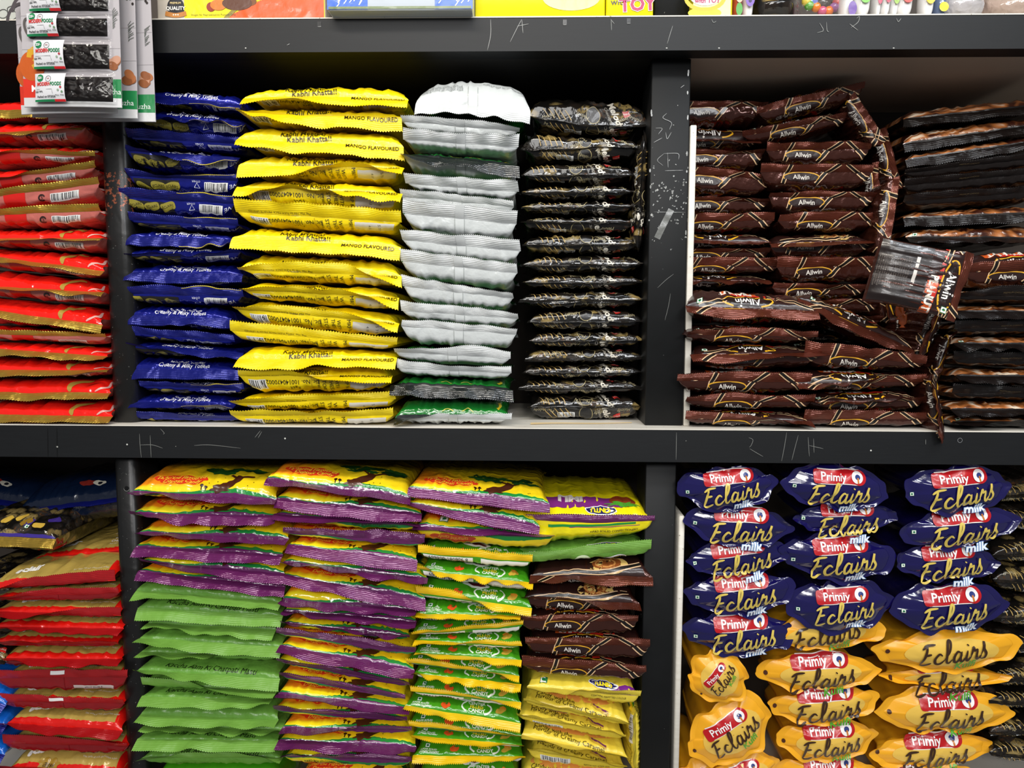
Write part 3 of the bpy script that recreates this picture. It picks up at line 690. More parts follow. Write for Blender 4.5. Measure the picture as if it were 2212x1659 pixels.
def art_mangogreen(b):
    t, k, rg = b.top, b.bot, b.rng
    if rg.random() < .5: txt(t, 'Kaccha Aam Ki Chatpati Masti', 2*mm, 9*mm, 11*mm, '15200c', shear=.35, rot=-2)
    txt(k, 'kaccha mango flavoured candy', -30*mm, 8*mm, 4*mm, '2d5a1a', rot=180)
def art_greenapple(b):
    txt(b.top, 'Green Apple Flavoured Candy', 0, 11*mm, 11*mm, 'f0dc5a', shear=.25, rot=-4, bold=.01)
def art_leaf(b):
    t, k, rg, H = b.top, b.bot, b.rng, b.W/2; j = rg.uniform(-5, 5)*mm
    blob(t, -24*mm+j, 10*mm, 7*mm, 5*mm, 'e0541e', lay=0); blob(t, -22*mm+j, 13*mm, 3*mm, 1.5*mm, '2f7a22', lay=1, n=12, rings=1)
    for s, y, c in (('CENTER', 19, 'eaf2e0'), ('FILLED', 13, 'f2d83a'), ('CANDY', 7, 'eaf2e0')): txt(t, s, 22*mm+j, y*mm, 7*mm, c, bold=.03, lay=3)
    for a in (120, -60): ring(t, 22*mm+j, 13*mm, 22*mm, 11*mm, 2.4*mm, 'e6efe0', a0=a, a1=a+105, lay=1)
    vegmark(t, -H*.80, 14*mm, 7*mm); txt(t, 'SUGAR BOILED', -H*.76, 8*mm, 3.6*mm, 'eef4e6', bold=.02); txt(t, 'CONFECTIONERY', -H*.74, 4.4*mm, 3.6*mm, 'eef4e6', bold=.02)
    blob(t, 56*mm, 12*mm, 9*mm, 4*mm, 'c9a23a', rot=30, lay=0); blob(t, H*.72, 17*mm, 5*mm, 3*mm, 'd98a2a', lay=0)
    blob(t, 0*mm, 30*mm, 22*mm, 8*mm, 'f2f0ea', lay=0); blob(t, 2*mm, 30*mm, 14*mm, 4*mm, '5a1a2a', rot=-8, lay=2)
    rect(k, -H*.48, 9*mm, H*.88, 15*mm, 'e4e2da', nx=16, ny=6); barcode(k, -H*.5, 11*mm, H*.72, 12*mm, rg, lay=1)
    txt(k, '8 906081 006869', -H*.48, 5*mm, 8*mm, '1a1a18', rot=180, lay=4)
    rect(k, H*.52, 9*mm, H*.84, 15*mm, 'e4e2da', nx=16, ny=6); txt(k, 'INGREDIENTS SUGAR, LIQUID GLUCOSE', H*.5, 9*mm, 3.4*mm, '2a2a26', rot=180, lay=3)
def oval(t, x, y, a, b_, rot, inv=180):
    blob(t, x, y, a+1.6*mm, b_+1.6*mm, 'eeeeea', rot=rot, lay=3); blob(t, x, y, a, b_, '1c1c5e', rot=rot, lay=4)
    txt(t, 'CINTU', x, y, b_*1.55, 'f5e02a', rot=rot+inv, bold=.06, lay=7, sx=.95)
def art_imli(b):
    t, k, H = b.top, b.bot, b.W/2
    rect(t, -6*mm, 36*mm, b.W*.66, 26*mm, '7a2a78', nx=20, ny=8); txt(t, 'IMLI', -18*mm, 44*mm, 22*mm, 'd9cfc8', rot=180, bold=.06, lay=3)
    oval(t, 26*mm, 18*mm, 22*mm, 6.5*mm, -5); blob(t, H*.62, 40*mm, 20*mm, 14*mm, '8a3a1c', lay=3); blob(t, H*.6, 30*mm, 22*mm, 5*mm, '4a9a2c', lay=4, wob=.3, n=48)
    rect(k, 12*mm, 4*mm, b.W*.62, 3.4*mm, '1f8a3c', nx=24, ny=2, rot=1.5); rect(k, 30*mm, 6.6*mm, b.W*.5, 1*mm, '7d1f78', nx=24, ny=1)
    txt(k, 'HARD BOILED CONFECTIONERY', 44*mm, 14*mm, 4.6*mm, '2a2010', bold=.01)
def art_lime(b):
    t, k, H = b.top, b.bot, b.W/2
    vegmark(t, -H*.66, 8*mm, 11*mm); oval(t, 38*mm, 15*mm, 28*mm, 8.5*mm, 4)
    txt(k, 'HARD BOILED CONFECTIONERY', -H*.42, 12*mm, 5*mm, '1f3a12', bold=.01); oval(k, H*.52, 8*mm, 15*mm, 3.6*mm, 4, 0)
    blob(k, 6*mm, 8*mm, 12*mm, 8*mm, 'd2e2b8', lay=0)
def art_cintu(b):
    t, k, H = b.top, b.bot, b.W/2
    blob(t, H*.72, 5*mm, 34*mm, 9*mm, '7a2a8a', rot=10, lay=0); vegmark(t, -H*.74, 12*mm, 11*mm); oval(t, H*.38, 13*mm, 21*mm, 6*mm, -6)
    for i, s in enumerate(('SUGAR BOILED CONFECTIONERY', 'INGREDIENTS SUGAR LIQUID GLUCOSE', 'CONTAINS PERMITTED COLOUR')): txt(b.finb if i < 2 else k, s, H*.45, (9-i*4 if i < 2 else 4)*mm, 3.4*mm, '2a2614', lay=3)
def art_caramel(b):
    t, k, rg, H = b.top, b.bot, b.rng, b.W/2
    txt(t, 'Candy with the', -H*.42, 18*mm, 9.5*mm, '2a2210', rot=-7); txt(t, 'Flavour of Creamy Caramel', -H*.12, 9*mm, 9.5*mm, '2a2210', rot=-7)
    blob(t, 0, 30*mm, H*.8, 12*mm, 'e59a4a', lay=0); ribbon(t, [(H*.30, 16*mm), (H*.62, 6*mm)], 5*mm, 'c9a63a', lay=1); ribbon(t, [(H*.34, 18*mm), (H*.62, 8*mm)], 3*mm, '6a2a5a', lay=2)
    barcode(k, -H*.45, 8*mm, 44*mm, 9*mm, rg); txt(k, 'best before nine months', H*.4, 8*mm, 3.8*mm, '2a2614', rot=180)
    txt(b.finb, '57 / 2', -H*.7, b.Lf*.4, 5*mm, '2a2614', rot=180)
def art_clearpurple(b):
    H = b.W/2
    rect(b.top, 0, 3*mm, b.W*.97, 5*mm, '3a2a86', nx=30, ny=2); barcode(b.bot, H*.5, 7*mm, 40*mm, 9*mm, b.rng)
    for i in range(8): blob(b.top, b.rng.uniform(-.8, .8)*H, b.rng.uniform(14, 40)*mm, 9*mm, 5*mm, b.rng.choice(('b08a2a', '3a2a7a', '8a6a22', 'c9a542')), rot=b.rng.uniform(0, 90), lay=0, power=.6)
    vegmark(b.top, H*.3, 18*mm, 7*mm, 3)
def art_navy(b):
    blob(b.top, 8*mm, 34*mm, 16*mm, 6*mm, '8a2a22', rot=-14, lay=0); blob(b.top, 30*mm, 30*mm, 12*mm, 5*mm, 'c9c4b4', rot=-12, lay=1); blob(b.top, 31*mm, 30*mm, 4*mm, 3*mm, '1a1a22', lay=2)
KINDS = dict(
    mango=dict(films=('mango', 'mango', 'mango_seal', 'mango_seal'), art=art_mango, desc='yellow mango candy bag', tooth=.0009),
    blue=dict(films=('blue', 'blue', 'blue_seal', 'blue_seal'), art=art_blue, desc='blue toffee bag'),
    white=dict(films=('green', 'white', 'black_seal', 'white_seal'), art=art_white, desc='white-backed green bag'),
    whiteup=dict(films=('white', 'green', 'white_seal', 'black_seal'), art=art_white, desc='white bag lying back side up'),
    red=dict(films=('red', 'redback', 'gold_seal', 'gold_seal'), art=art_red, desc='red bag with gold seal'),
    melody=dict(films=('sweets', 'sweets', 'smoky_seal', 'smoky_seal'), art=art_melody, desc='smoky see-through toffee bag', tooth=.0003, swell=.22, under=.2),
    allwin=dict(films=('brown', 'brown', 'brown_seal', 'brown_seal'), art=art_allwin, desc='brown chocolate bag'),
    swirl=dict(films=('swirl', 'dark', 'dark_seal', 'dark_seal'), art=art_swirl, desc='black bag with caramel swirls'),
    redgold=dict(films=('redgold', 'darkred', 'red_seal', 'red_seal'), art=art_redgold, desc='red and gold eclair bag'),
    tamarind=dict(films=('tamarind', 'tamarind', 'purple_seal', 'purple_seal'), art=art_tamarind, desc='yellow tamarind bag'),
    mangogreen=dict(films=('apple', 'apple', 'apple_seal', 'apple_seal'), art=art_mangogreen, desc='pale green bag'),
    greenapple=dict(films=('leaf', 'apple', 'apple_seal', 'apple_seal'), art=art_greenapple, desc='bright green apple bag'),
    leaf=dict(films=('leaf', 'leaf', 'sun_seal', 'sun_seal'), art=art_leaf, desc='green fruit candy bag', tooth=.0013),
    imli=dict(films=('bright', 'bright', 'purple_seal', 'purple_seal'), art=art_imli, desc='yellow bag with purple panel'),
    lime=dict(films=('apple', 'apple', 'apple_seal', 'apple_seal'), art=art_lime, desc='light green bag'),
    cintu=dict(films=('caramel', 'caramel', 'caramel_seal', 'caramel_seal'), art=art_cintu, desc='yellow bag with dark oval badge'),
    caramel=dict(films=('caramel', 'caramel', 'caramel_seal', 'caramel_seal'), art=art_caramel, desc='yellow caramel candy bag'),
    clearpurple=dict(films=('clear', 'clear', 'gold_seal', 'gold_seal'), art=art_clearpurple, desc='clear bag of purple and gold sweets'),
    navy=dict(films=('navy', 'navy', 'blue_seal', 'blue_seal'), art=art_navy, desc='dark blue bag'),
    sky=dict(films=('sky', 'sky', 'blue_seal', 'blue_seal'), art=None, desc='bright blue bag'),
)

# ---------------------------------------------------------------- shelving
def prism(mb, x0, x1, y0, y1, z0, z1, m, r=0.003, seg=3, x2=None, x3=None):
    """an upright board or post with rounded corners; x2, x3: the sides at the top"""
    x2, x3 = (x0 if x2 is None else x2), (x1 if x3 is None else x3)
    c = []
    for cx, cy_, a in ((1, 1, 0), (-1, 1, 90), (-1, -1, 180), (1, -1, 270)):
        for k in range(seg+1): c.append((cx, cy_, math.radians(a+90*k/seg)))
    def loop(xa, xb, z, ins=0.0):
        q = []
        for sx, sy, t in c:
            ox = (xb-r if sx > 0 else xa+r); oy = (y1-r if sy > 0 else y0+r)
            q.append((ox+(r-ins)*math.cos(t), oy+(r-ins)*math.sin(t), z))
        return q+q[:1]
    e = min(r*.6, .002)
    P = np.array([loop(x0, x1, z0, e), loop(x0, x1, z0+e), loop(x2, x3, z1-e), loop(x2, x3, z1, e)])
    mb.grid(P, m, P[..., [0, 2]])
    for L_, f in ((P[0], True), (P[-1], False)):
        n = len(L_)-1; cen = L_[:n].mean(0)
        T = [(i, (i+1) % n, n) if not f else ((i+1) % n, i, n) for i in range(n)]
        mb.tris(np.concatenate([L_[:n], cen[None]]), T, m)
def wpt(px, py, Y=0.0):
    p = at(px, py, Y); return (p[0], p[2])
def scratch(pl, pts, w=1.0, col='777874', Y=0.0):
    ribbon(pl, [wpt(*p, Y) for p in pts], w*0.0007, col, lay=1, taper=True)

paint = material('black_paint', lin('303234'), .5, spec=.3, pattern=paint_pat)
post_paint = material('post_black_paint', lin('242526'), .5, spec=.22, pattern=post_pat)
steel = material('dark_steel_paint', lin('1a1a1a'), .32, .2, pattern=rust_pat, crinkle=.15)
laminate = material('white_laminate', lin('dcd6ca'), .5, pattern=lam_pat)
under = material('beige_laminate', lin('b3a392'), .5, crinkle=.1)
ZT0, ZT1, ZM0, ZM1 = 1.8505, 1.8940, 1.3090, 1.3548
ZB1 = float(at(1106, 1800, 0.0)[2])
XL, XR, DEPTH = -1.02, 1.02, 0.30

wall_m = material('back_wall_paint', lin('3d352e'), .7)
w = MB(); w.box((-1.2, DEPTH+.005, .6), (1.2, DEPTH+.03, 2.3), wall_m)
o = w.build('wall_back', smooth=False); o['kind'] = 'structure'

unit = empty('shelving_unit', (0, DEPTH/2, ZB1-.06), 'black painted wooden shelving with scratched edge boards and pale shelf tops', 'shelf')
UO = np.array(unit.location)
def upart(mb, name, smooth=False): return mb.build(name, UO, unit, smooth=smooth)
for z0, z1, sc in ((ZT0, ZT1, 0), (ZM0, ZM1, 1), (ZB1-.045, ZB1, 2)):
    e = MB()
    nx = 60
    e.box((XL, 0, z0), (XR, .03, z1-.0016), paint)
    pl = Plane((0, 0, 0), e)
    if sc == 0:
        for p in ([(1060, 42), (1060, 75), (1053, 109)], [(1127, 42), (1115, 65), (1102, 91)], [(1127, 42), (1130, 72)], [(1117, 57), (1142, 52)], [(1320, 42), (1321, 66)], [(1319, 42), (1327, 52)],
                  [(1453, 56), (1447, 75), (1441, 95)], [(1770, 50), (1778, 66), (1765, 71)], [(1785, 48), (1786, 66), (1790, 69)], [(1850, 40), (1856, 36), (1853, 48), (1838, 60)], [(1835, 52), (1853, 66)], [(620, 98), (626, 95)],
                  [(1936, 40), (1940, 47), (1946, 40)], [(1537, 42), (1541, 49), (1547, 46)]): scratch(pl, p)
        for x, y in ((1220, 48), (1358, 45), (690, 52)): rect(pl, *wpt(x, y), .005, .006, '0c0c0c', nx=1, ny=1); scratch(pl, [(x-4, y+6), (x+4, y+6)])
        for x in (531, 1440, 1553, 1930): blob(pl, *wpt(x, 104), .0012, .0007, 'b9b9b2', n=8, rings=1)
    if sc == 1:
        for p in ([(302, 937), (303, 960), (306, 988)], [(325, 940), (327, 988)], [(303, 961), (330, 961), (352, 968)], [(1617, 945), (1626, 950), (1622, 962), (1618, 966)], [(1619, 969), (1634, 978), (1648, 986)],
                  [(1699, 934), (1694, 965), (1688, 996)], [(1724, 940), (1716, 970), (1710, 994)], [(1745, 944), (1748, 986)], [(1757, 947), (1758, 978)], [(1747, 962), (1778, 969)], [(1999, 949), (1999, 960)],
                  [(551, 945), (563, 930)], [(558, 946), (566, 932)], [(420, 962), (455, 961), (520, 968)], [(1461, 934), (1460, 993)], [(347, 926), (355, 935), (353, 938)]): scratch(pl, p)
        for x in (103, 123): scratch(pl, [(x, 924), (x+1, 988)], 1.0, '060606')
        for x, y in ((616, 947), (1881, 973), (275, 960), (124, 965)): blob(pl, *wpt(x, y), .0012, .0012, 'c9c9c2', n=8, rings=1)
        ring(pl, *wpt(2073, 951), .003, .003, .0006, '77787a')
    upart(e, 'edge_board')
    bd = MB()
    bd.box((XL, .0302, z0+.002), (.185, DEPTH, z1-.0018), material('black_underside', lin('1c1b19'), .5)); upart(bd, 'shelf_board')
    bd = MB(); bd.box((.185, .0302, z0+.002), (XR, DEPTH, z1-.0018), under); upart(bd, 'shelf_board')
    tp = MB(); tp.box((XL, -.0008, z1-.0015), (XR, DEPTH, z1), laminate); upart(tp, 'shelf_top')
x0, x1 = at(1408, 150, .03)[0], at(1490, 150, .03)[0]; xb0, xb1 = at(1393, 905, .03)[0], at(1478, 905, .03)[0]
xa, xbm = (x0+xb0)/2, (x1+xb1)/2
def post(z0, z1, xa, xb, sc):
    p = MB(); prism(p, xa, xb, .03, .11, z0, z1, post_paint, .002)
    pl = Plane((0, .03, 0), p)
    if sc:
        for q in ([(1440, 245), (1432, 255), (1450, 265), (1446, 280)], [(1416, 277), (1430, 278), (1422, 290)], [(1430, 298), (1412, 308)], [(1438, 286), (1441, 300), (1450, 286)], [(1434, 332), (1420, 346), (1432, 358)], [(1442, 330), (1443, 362)],
                  [(1434, 332), (1464, 332), (1466, 345)], [(1436, 369), (1475, 368)], [(1455, 592), (1438, 605), (1420, 622)], [(1448, 634), (1444, 660), (1436, 692)], [(1412, 458), (1480, 459)], [(1478, 184), (1470, 190)]): scratch(pl, q, 1.0, '656662', .03)
        ribbon(pl, [wpt(1450, 453, .03), wpt(1436, 480, .03), wpt(1419, 515, .03)], .0085, '5f605c', lay=1)
        rg = random.Random(5)
        for i in range(52): 
            x, y = rg.uniform(1410, 1478), rg.gauss(420, 32)
            blob(pl, *wpt(x, y, .03), rg.uniform(.0005, .0017), rg.uniform(.0005, .0014), '767773', rot=rg.uniform(0, 90), n=7, rings=1)
        for i in range(15):
            y = rg.uniform(150, 520); x = rg.choice((1409, 1487))+(520-y)*.0+rg.uniform(-1, 1)-(y-150)*.018
            blob(pl, *wpt(x, y, .03), .0011, rg.uniform(.001, .004), '7c7d79', n=7, rings=1)
    upart(p, 'upright', True)
post(ZM1+.0002, ZT0, xa, xbm, True)
lx0, lx1 = at(1389, 1300, .03)[0], at(1455, 1300, .03)[0]
post(ZB1+.0002, ZM0, lx0, lx1, False)
post(ZT1+.0002, ZT1+.25, at(1413, 20, .03)[0], at(1494, 20, .03)[0], False)
# white edged divider boards beside the uprights
dv = MB(); a = at(1484, 600, .03)[0]; prism(dv, a, a+.0085, .03, .13, ZM1+.0002, at(1490, 270, .03)[2], laminate, .0015); upart(dv, 'divider_board', True)
dv = MB(); a = at(1461, 1380, .03)[0]; prism(dv, a, a+.0085, .03, .13, ZB1+.0002, at(1470, 1115, .03)[2], laminate, .003); upart(dv, 'divider_board', True)
dv = MB(); a = at(289, 600, .045)[0]; prism(dv, a, a+.009, .05, .13, ZM1+.0002, at(290, 262, .05)[2], laminate, .0015); upart(dv, 'divider_board', True)
# the rounded steel pole between the first two bays
for (pa, pb, py, za, zb, hole) in ((226, 284, 600, ZM1+.0002, ZT0, False), (254, 306, 1300, ZB1+.0002, ZM0, True)):
    p = MB(); prism(p, at(pa, py, .02)[0], at(pb, py, .02)[0], .02, .09, za, zb, steel, .012, 6)
    if hole:
        pl = Plane((0, .02, 0), p); blob(pl, *wpt(274, 1055, .02), .0034, .0034, '040404', n=20, rings=1); ring(pl, *wpt(274, 1055, .02), .0038, .0038, .0007, '7a7a78', a0=180, a1=350)
    upart(p, 'steel_pole', True)
for sx in (XL, XR-.02):  # unseen shelf ends, added to block light from the sides
    sd = MB(); sd.box((sx, .0, ZB1+.0005), (sx+.02, DEPTH, ZM0-.0005), paint); upart(sd, 'side_light_block')
    sd = MB(); sd.box((sx, .0, ZM1+.0005), (sx+.02, DEPTH, ZT0-.0005), paint); upart(sd, 'side_light_block')

# ---------------------------------------------------------------- stacks of bags
# (x left, x right, seam y at left, seam y at right, drop of the seal's edge at four places[, options])
RED = [(-140, 190, 236, 238, 18, 18, 16, 10), (-145, 188, 292, 276, 10, 8, 6, 2), (-140, 206, 322, 338, -8, 2, -10, -10), (-138, 208, 400, 362, 4, 2, -8, -16),
    (-135, 215, 440, 397, -12, -14, -16, -14), (-130, 218, 470, 455, -14, -14, -16, -16), (-126, 225, 515, 515, 0, 6, 2, 4), (-125, 226, 540, 585, 10, 10, 6, 10),
    (-125, 226, 612, 632, 6, 4, 6, 8), (-122, 222, 655, 703, 16, 14, 14, 18), (-120, 231, 720, 728, -14, -10, -12, -14), (-118, 233, 745, 770, 16, 14, 12, 10),
    (-114, 238, 800, 799, 14, 14, 12, 4), (-112, 240, 848, 848, 16, 16, 16, 12), (-110, 244, 893, 900, 16, 18, 14, 14)]
BLUE = [(300, 524, 205, 226, 8, 14, 6, 8), (296, 533, 249, 266, 4, 2, 2, 4), (277, 529, 296, 312, -20, -18, -16, -14), (272, 520, 326, 341, -14, 4, 20, 2),
    (277, 515, 380, 391, -18, -4, -10, -14), (262, 508, 427, 440, -22, -20, -20, -16), (280, 516, 475, 488, -18, -14, -14, -16), (273, 506, 509, 517, 20, 20, 20, 10),
    (275, 523, 550, 546, -2, -2, 2, -6), (272, 526, 588, 592, 18, 22, 22, 14), (265, 527, 634, 640, -16, -20, -20, -14), (276, 500, 680, 688, 22, 22, 14, 24),
    (262, 508, 718, 738, -16, -14, -16, -14), (275, 527, 746, 762, -6, 4, 14, 14), (277, 516, 796, 800, 22, 22, 20, 24), (303, 528, 834, 840, -12, -10, -6, -14),
    (285, 510, 868, 874, 14, 12, 4, 6), (295, 525, 902, 905, -14, -12, -4, -8)]
MANGO = [(527, 883, 213, 217, 12, 3, 16, 15, dict(sag=-6, dome=6, w=.42)), (511, 868, 239, 252, -6, 20, 24, 32, dict(sag=4)), (513, 872, 301, 318, 10, 20, 20, 28), (516, 874, 357, 363, 25, 18, -14, 12),
    (512, 870, 403, 418, 20, -8, 6, 20), (510, 868, 458, 480, -28, -28, -27, -24), (503, 866, 512, 534, 22, 24, 20, 28), (516, 868, 583, 597, -6, -24, -22, 24),
    (522, 862, 625, 644, -2, -12, -12, 26), (509, 863, 667, 699, -4, -18, -14, 14), (498, 858, 714, 744, -22, -20, -16, -14), (515, 858, 776, 774, 20, 22, 14, 24),
    (516, 848, 812, 812, -12, -14, 14, 14), (503, 855, 870, 862, -4, -14, -12, -18), (500, 850, 897, 898, -8, -12, -6, -18)]
WHITE = [(898, 1146, 224, 240, 22, 16, 20, 28, dict(kind='whiteup', up=1, sag=-4, dome=16, w=.35, R=.06)), (866, 1122, 262, 284, -20, -14, -16, -8), (871, 1120, 301, 318, -24, -20, -22, -26), (868, 1122, 333, 358, 4, 12, 18, 28),
    (876, 1121, 396, 415, -22, -20, -22, -24), (866, 1110, 424, 447, -16, -16, -14, -14, dict(dy=.006)), (870, 1116, 460, 484, -30, -28, -28, -28, dict(dy=-.006, lf=31)), (869, 1125, 518, 543, -22, -22, -24, -24),
    (866, 1118, 564, 590, -26, -24, -22, -20), (870, 1110, 618, 644, -24, -18, -14, -10), (867, 1120, 671, 688, -22, -18, -18, -10), (867, 1115, 704, 722, -14, -16, -14, -12),
    (853, 1103, 760, 774, -8, -10, -26, -14), (858, 1105, 795, 806, -20, -12, -10, -16), (843, 1108, 832, 842, 20, 24, 22, 28), (853, 1105, 903, 906, 14, -10, -10, -14)]
MELODY = [(1140, 1400, 248, 268, 3, 2, 2, 4, dict(sag=10, w=.4)), (1124, 1385, 322, 318, 2, 4, -3, 3), (1125, 1372, 378, 376, 3, 3, 3, 3), (1126, 1368, 415, 413, 3, 4, 3, 2), (1125, 1372, 448, 445, 2, 2, 3, 2), (1126, 1374, 478, 480, 3, 3, 3, 3),
    (1128, 1386, 528, 526, 3, 3, 4, 2), (1126, 1392, 572, 570, 3, 4, 3, 3), (1128, 1388, 610, 608, 2, 2, 3, 3), (1122, 1390, 648, 646, 4, 8, 6, 2), (1140, 1392, 694, 694, 4, 3, 3, 3), (1142, 1391, 736, 734, 2, 3, 2, 2),
    (1134, 1390, 775, 772, 5, 6, 5, 5), (1128, 1388, 804, 804, 2, 2, 2, 2), (1120, 1388, 838, 836, 5, 3, 3, 6), (1138, 1388, 878, 876, 3, 3, 3, 3)]
CHOCL = [(1440, 1657, 233, 230, -13, -13, -12, -8), (1440, 1640, 298, 305, 2, 2, 2, 4), (1440, 1650, 336, 331, -12, -12, -6, -8), (1440, 1670, 375, 388, -16, -18, -14, -8), (1440, 1660, 432, 437, -8, -8, -10, -6),
    (1440, 1672, 480, 476, -18, -18, -16, -18), (1440, 1668, 518, 524, 4, 6, 4, 4), (1440, 1662, 545, 545, -8, -8, -8, -8), (1440, 1685, 573, 575, -18, -18, -18, -18), (1440, 1662, 606, 606, 4, 4, 4, 4)]
CHOCLF = [(1480, 1766, 662, 672, 12, 22, 20, 16, dict(R=.05)), (1473, 1766, 722, 728, -4, -16, -18, -10), (1490, 1775, 766, 762, 16, 18, 6, 8), (1462, 1750, 822, 826, -14, -21, -22, -20), (1480, 1758, 866, 868, -8, -20, -12, -18), (1480, 1752, 905, 910, -18, -16, -4, 14)]
CHOCM = [(1655, 1880, 326, 322, -18, -16, -18, -14), (1642, 1885, 372, 372, -18, -16, -18, -14), (1660, 1890, 426, 426, -6, -14, -12, -10), (1680, 1905, 478, 475, -14, -20, -18, -14), (1660, 1885, 526, 520, 6, 10, 4, 4, dict(disc=1)),
    (1677, 1905, 578, 575, -24, -22, -20, -20), (1668, 1870, 622, 625, -12, -10, -10, -10), (1690, 1900, 656, 658, -10, -8, -12, -10), (1700, 1905, 690, 692, -8, -12, -8, -10), (1700, 1905, 722, 722, 6, 4, 6, 6), (1700, 1905, 752, 754, 6, 4, 6, 6)]
CHOCMF = [(1737, 2000, 762, 786, -24, -25, -22, -16), (1716, 1996, 830, 824, 12, 4, -12, -18), (1740, 1998, 868, 866, 2, 4, 0, -12), (1735, 2008, 905, 905, -20, -20, -18, -12)]
SWIRL = [(1950, 2262, 258, 226, 14, 16, 14, 12), (1950, 2262, 312, 266, 16, 16, 14, 12), (1955, 2262, 346, 302, 16, 16, 14, 12), (1952, 2262, 374, 340, -14, -16, -14, -12), (1950, 2262, 402, 372, -16, -16, -14, -14), (1950, 2262, 436, 412, -16, -18, -14, -14),
    (1950, 2262, 472, 460, 16, 18, 18, 14), (1955, 2262, 512, 516, 10, 10, 8, 10)]
SWIRLF = [(2080, 2345, 590, 578, -18, -24, -24, -24, dict(kind='allwin')), (2062, 2340, 640, 642, -6, -24, -22, -22), (2055, 2340, 672, 676, 14, 16, 12, 10), (2060, 2340, 711, 706, -20, -26, -16, -10), (2058, 2338, 742, 744, 12, 14, 12, 10),
    (2058, 2338, 776, 785, -30, -26, -20, -14), (2060, 2338, 812, 814, 12, 16, 14, 10), (2055, 2336, 850, 854, -22, -20, -14, -12), (2052, 2334, 884, 888, 12, 14, 12, 10), (2052, 2332, 912, 914, 4, 2, -8, -10)]
REDGOLD = [(-20, 250, 1272, 1254, 10, -20, -26, -26, dict(R=.055)), (-18, 258, 1290, 1282, 14, -12, -18, -14), (-16, 262, 1320, 1330, 12, 14, -16, -20), (-14, 268, 1354, 1358, 4, 8, 14, 16), (-14, 257, 1388, 1392, -4, -2, -6, -6),
    (-8, 266, 1422, 1424, -8, 18, 18, 14), (-12, 276, 1465, 1462, -20, -20, -20, -18, dict(tab=1)), (-8, 270, 1515, 1520, -20, -18, -12, -10, dict(tab=1)), (12, 266, 1562, 1578, 4, 18, 20, 22), (8, 278, 1606, 1612, -22, -22, -14, -6), (0, 268, 1655, 1664, 8, 10, 8, 8, dict(free=1))]
COLA = [(287, 600, 1062, 1080, 2, 8, 14, 10, dict(R=.06)), (283, 600, 1110, 1114, -8, 22, 24, 20), (300, 625, 1150, 1164, 4, 8, 14, 12), (293, 612, 1180, 1199, 20, 24, 24, 20), (306, 615, 1213, 1240, -6, 10, 22, 22), (299, 617, 1233, 1268, 22, 22, 24, 24)] + [
    (*r, o) for (*r, o) in [(294, 611, 1276, 1300, 20, 14, 14, 22, {}), (298, 612, 1313, 1330, 27, 28, 28, 28, {}), (320, 597, 1346, 1360, 8, 14, 22, 24, dict(dy=.008)), (302, 612, 1378, 1398, 8, 24, 24, 26, {}), (305, 600, 1408, 1418, 8, 16, -2, 2, dict(dy=.006)),
    (298, 605, 1447, 1467, 2, 14, 26, 30, {}), (308, 600, 1478, 1492, -18, -14, 14, 18, {}), (307, 590, 1504, 1510, 24, 24, 26, 12, {}), (304, 602, 1544, 1555, 22, 24, 22, 18, {}), (314, 615, 1566, 1576, 12, 14, 16, 6, dict(dy=.005)), (297, 603, 1596, 1600, 27, 26, 27, 27, {}), (305, 612, 1638, 1636, 8, -14, -12, 10, {})]]
for r in COLA[6:]: r[8]['kind'] = 'mangogreen'
COLA.append((312, 614, 1684, 1690, 4, 4, 4, 4, dict(kind='greenapple')))
COLB = [(577, 888, 1034, 1076, 12, 10, 10, 14, dict(R=.06)), (597, 912, 1078, 1110, 22, 26, 26, 18), (592, 906, 1110, 1132, 14, 14, -10, 4), (612, 917, 1150, 1172, -12, -14, -22, -20), (622, 902, 1176, 1212, 16, 26, 26, 26), (612, 925, 1214, 1250, 0, 8, 12, 14),
    (608, 920, 1240, 1298, 20, 24, 26, 22), (610, 902, 1296, 1316, 6, 18, 16, 14), (613, 900, 1318, 1342, 4, 14, 14, 16), (610, 886, 1344, 1374, 2, 4, 8, 6), (597, 898, 1366, 1408, -12, -14, -16, -8), (605, 896, 1394, 1448, 18, 22, 22, 20), (600, 886, 1428, 1480, -6, -8, -10, -4),
    (605, 876, 1458, 1510, -8, -10, -12, -8), (600, 886, 1498, 1530, 8, 8, 18, 14), (592, 880, 1532, 1556, -6, -8, -14, -8), (610, 890, 1572, 1578, 14, 12, -10, -8), (602, 900, 1598, 1614, 18, 24, 18, 16), (610, 890, 1632, 1644, 4, -6, -16, -12), (632, 886, 1684, 1696, 4, 4, 6, 6)]
COLC = [(882, 1188, 1054, 1090, 16, 20, 20, 20, dict(kind='tamarind', R=.055)), (885, 1166, 1086, 1138, 6, 16, 20, 16, dict(kind='tamarind')), (893, 1198, 1136, 1156, 6, 12, 8, -12, dict(kind='tamarind', veg=1)), (903, 1150, 1194, 1214, -17, -18, -16, -16), (903, 1152, 1230, 1260, -8, 14, 8, 10), (900, 1149, 1280, 1314, -16, -18, 16, 18),
    (900, 1125, 1325, 1330, 8, 12, 10, 8), (889, 1130, 1370, 1350, -4, -6, -10, -10), (896, 1128, 1382, 1396, 12, 6, -10, -10), (897, 1127, 1410, 1426, 6, 8, 10, 16), (878, 1122, 1430, 1460, -10, -12, -4, 14), (892, 1126, 1454, 1478, 2, 14, 16, 20), (887, 1126, 1492, 1518, -12, -10, -2, 16),
    (875, 1125, 1524, 1562, 8, 14, 20, 24), (884, 1128, 1567, 1590, -12, -12, -4, 2), (889, 1130, 1588, 1610, 6, 12, 12, -2), (892, 1135, 1632, 1634, 18, 18, 16, 0), (890, 1130, 1684, 1690, 6, 6, 4, 4)]
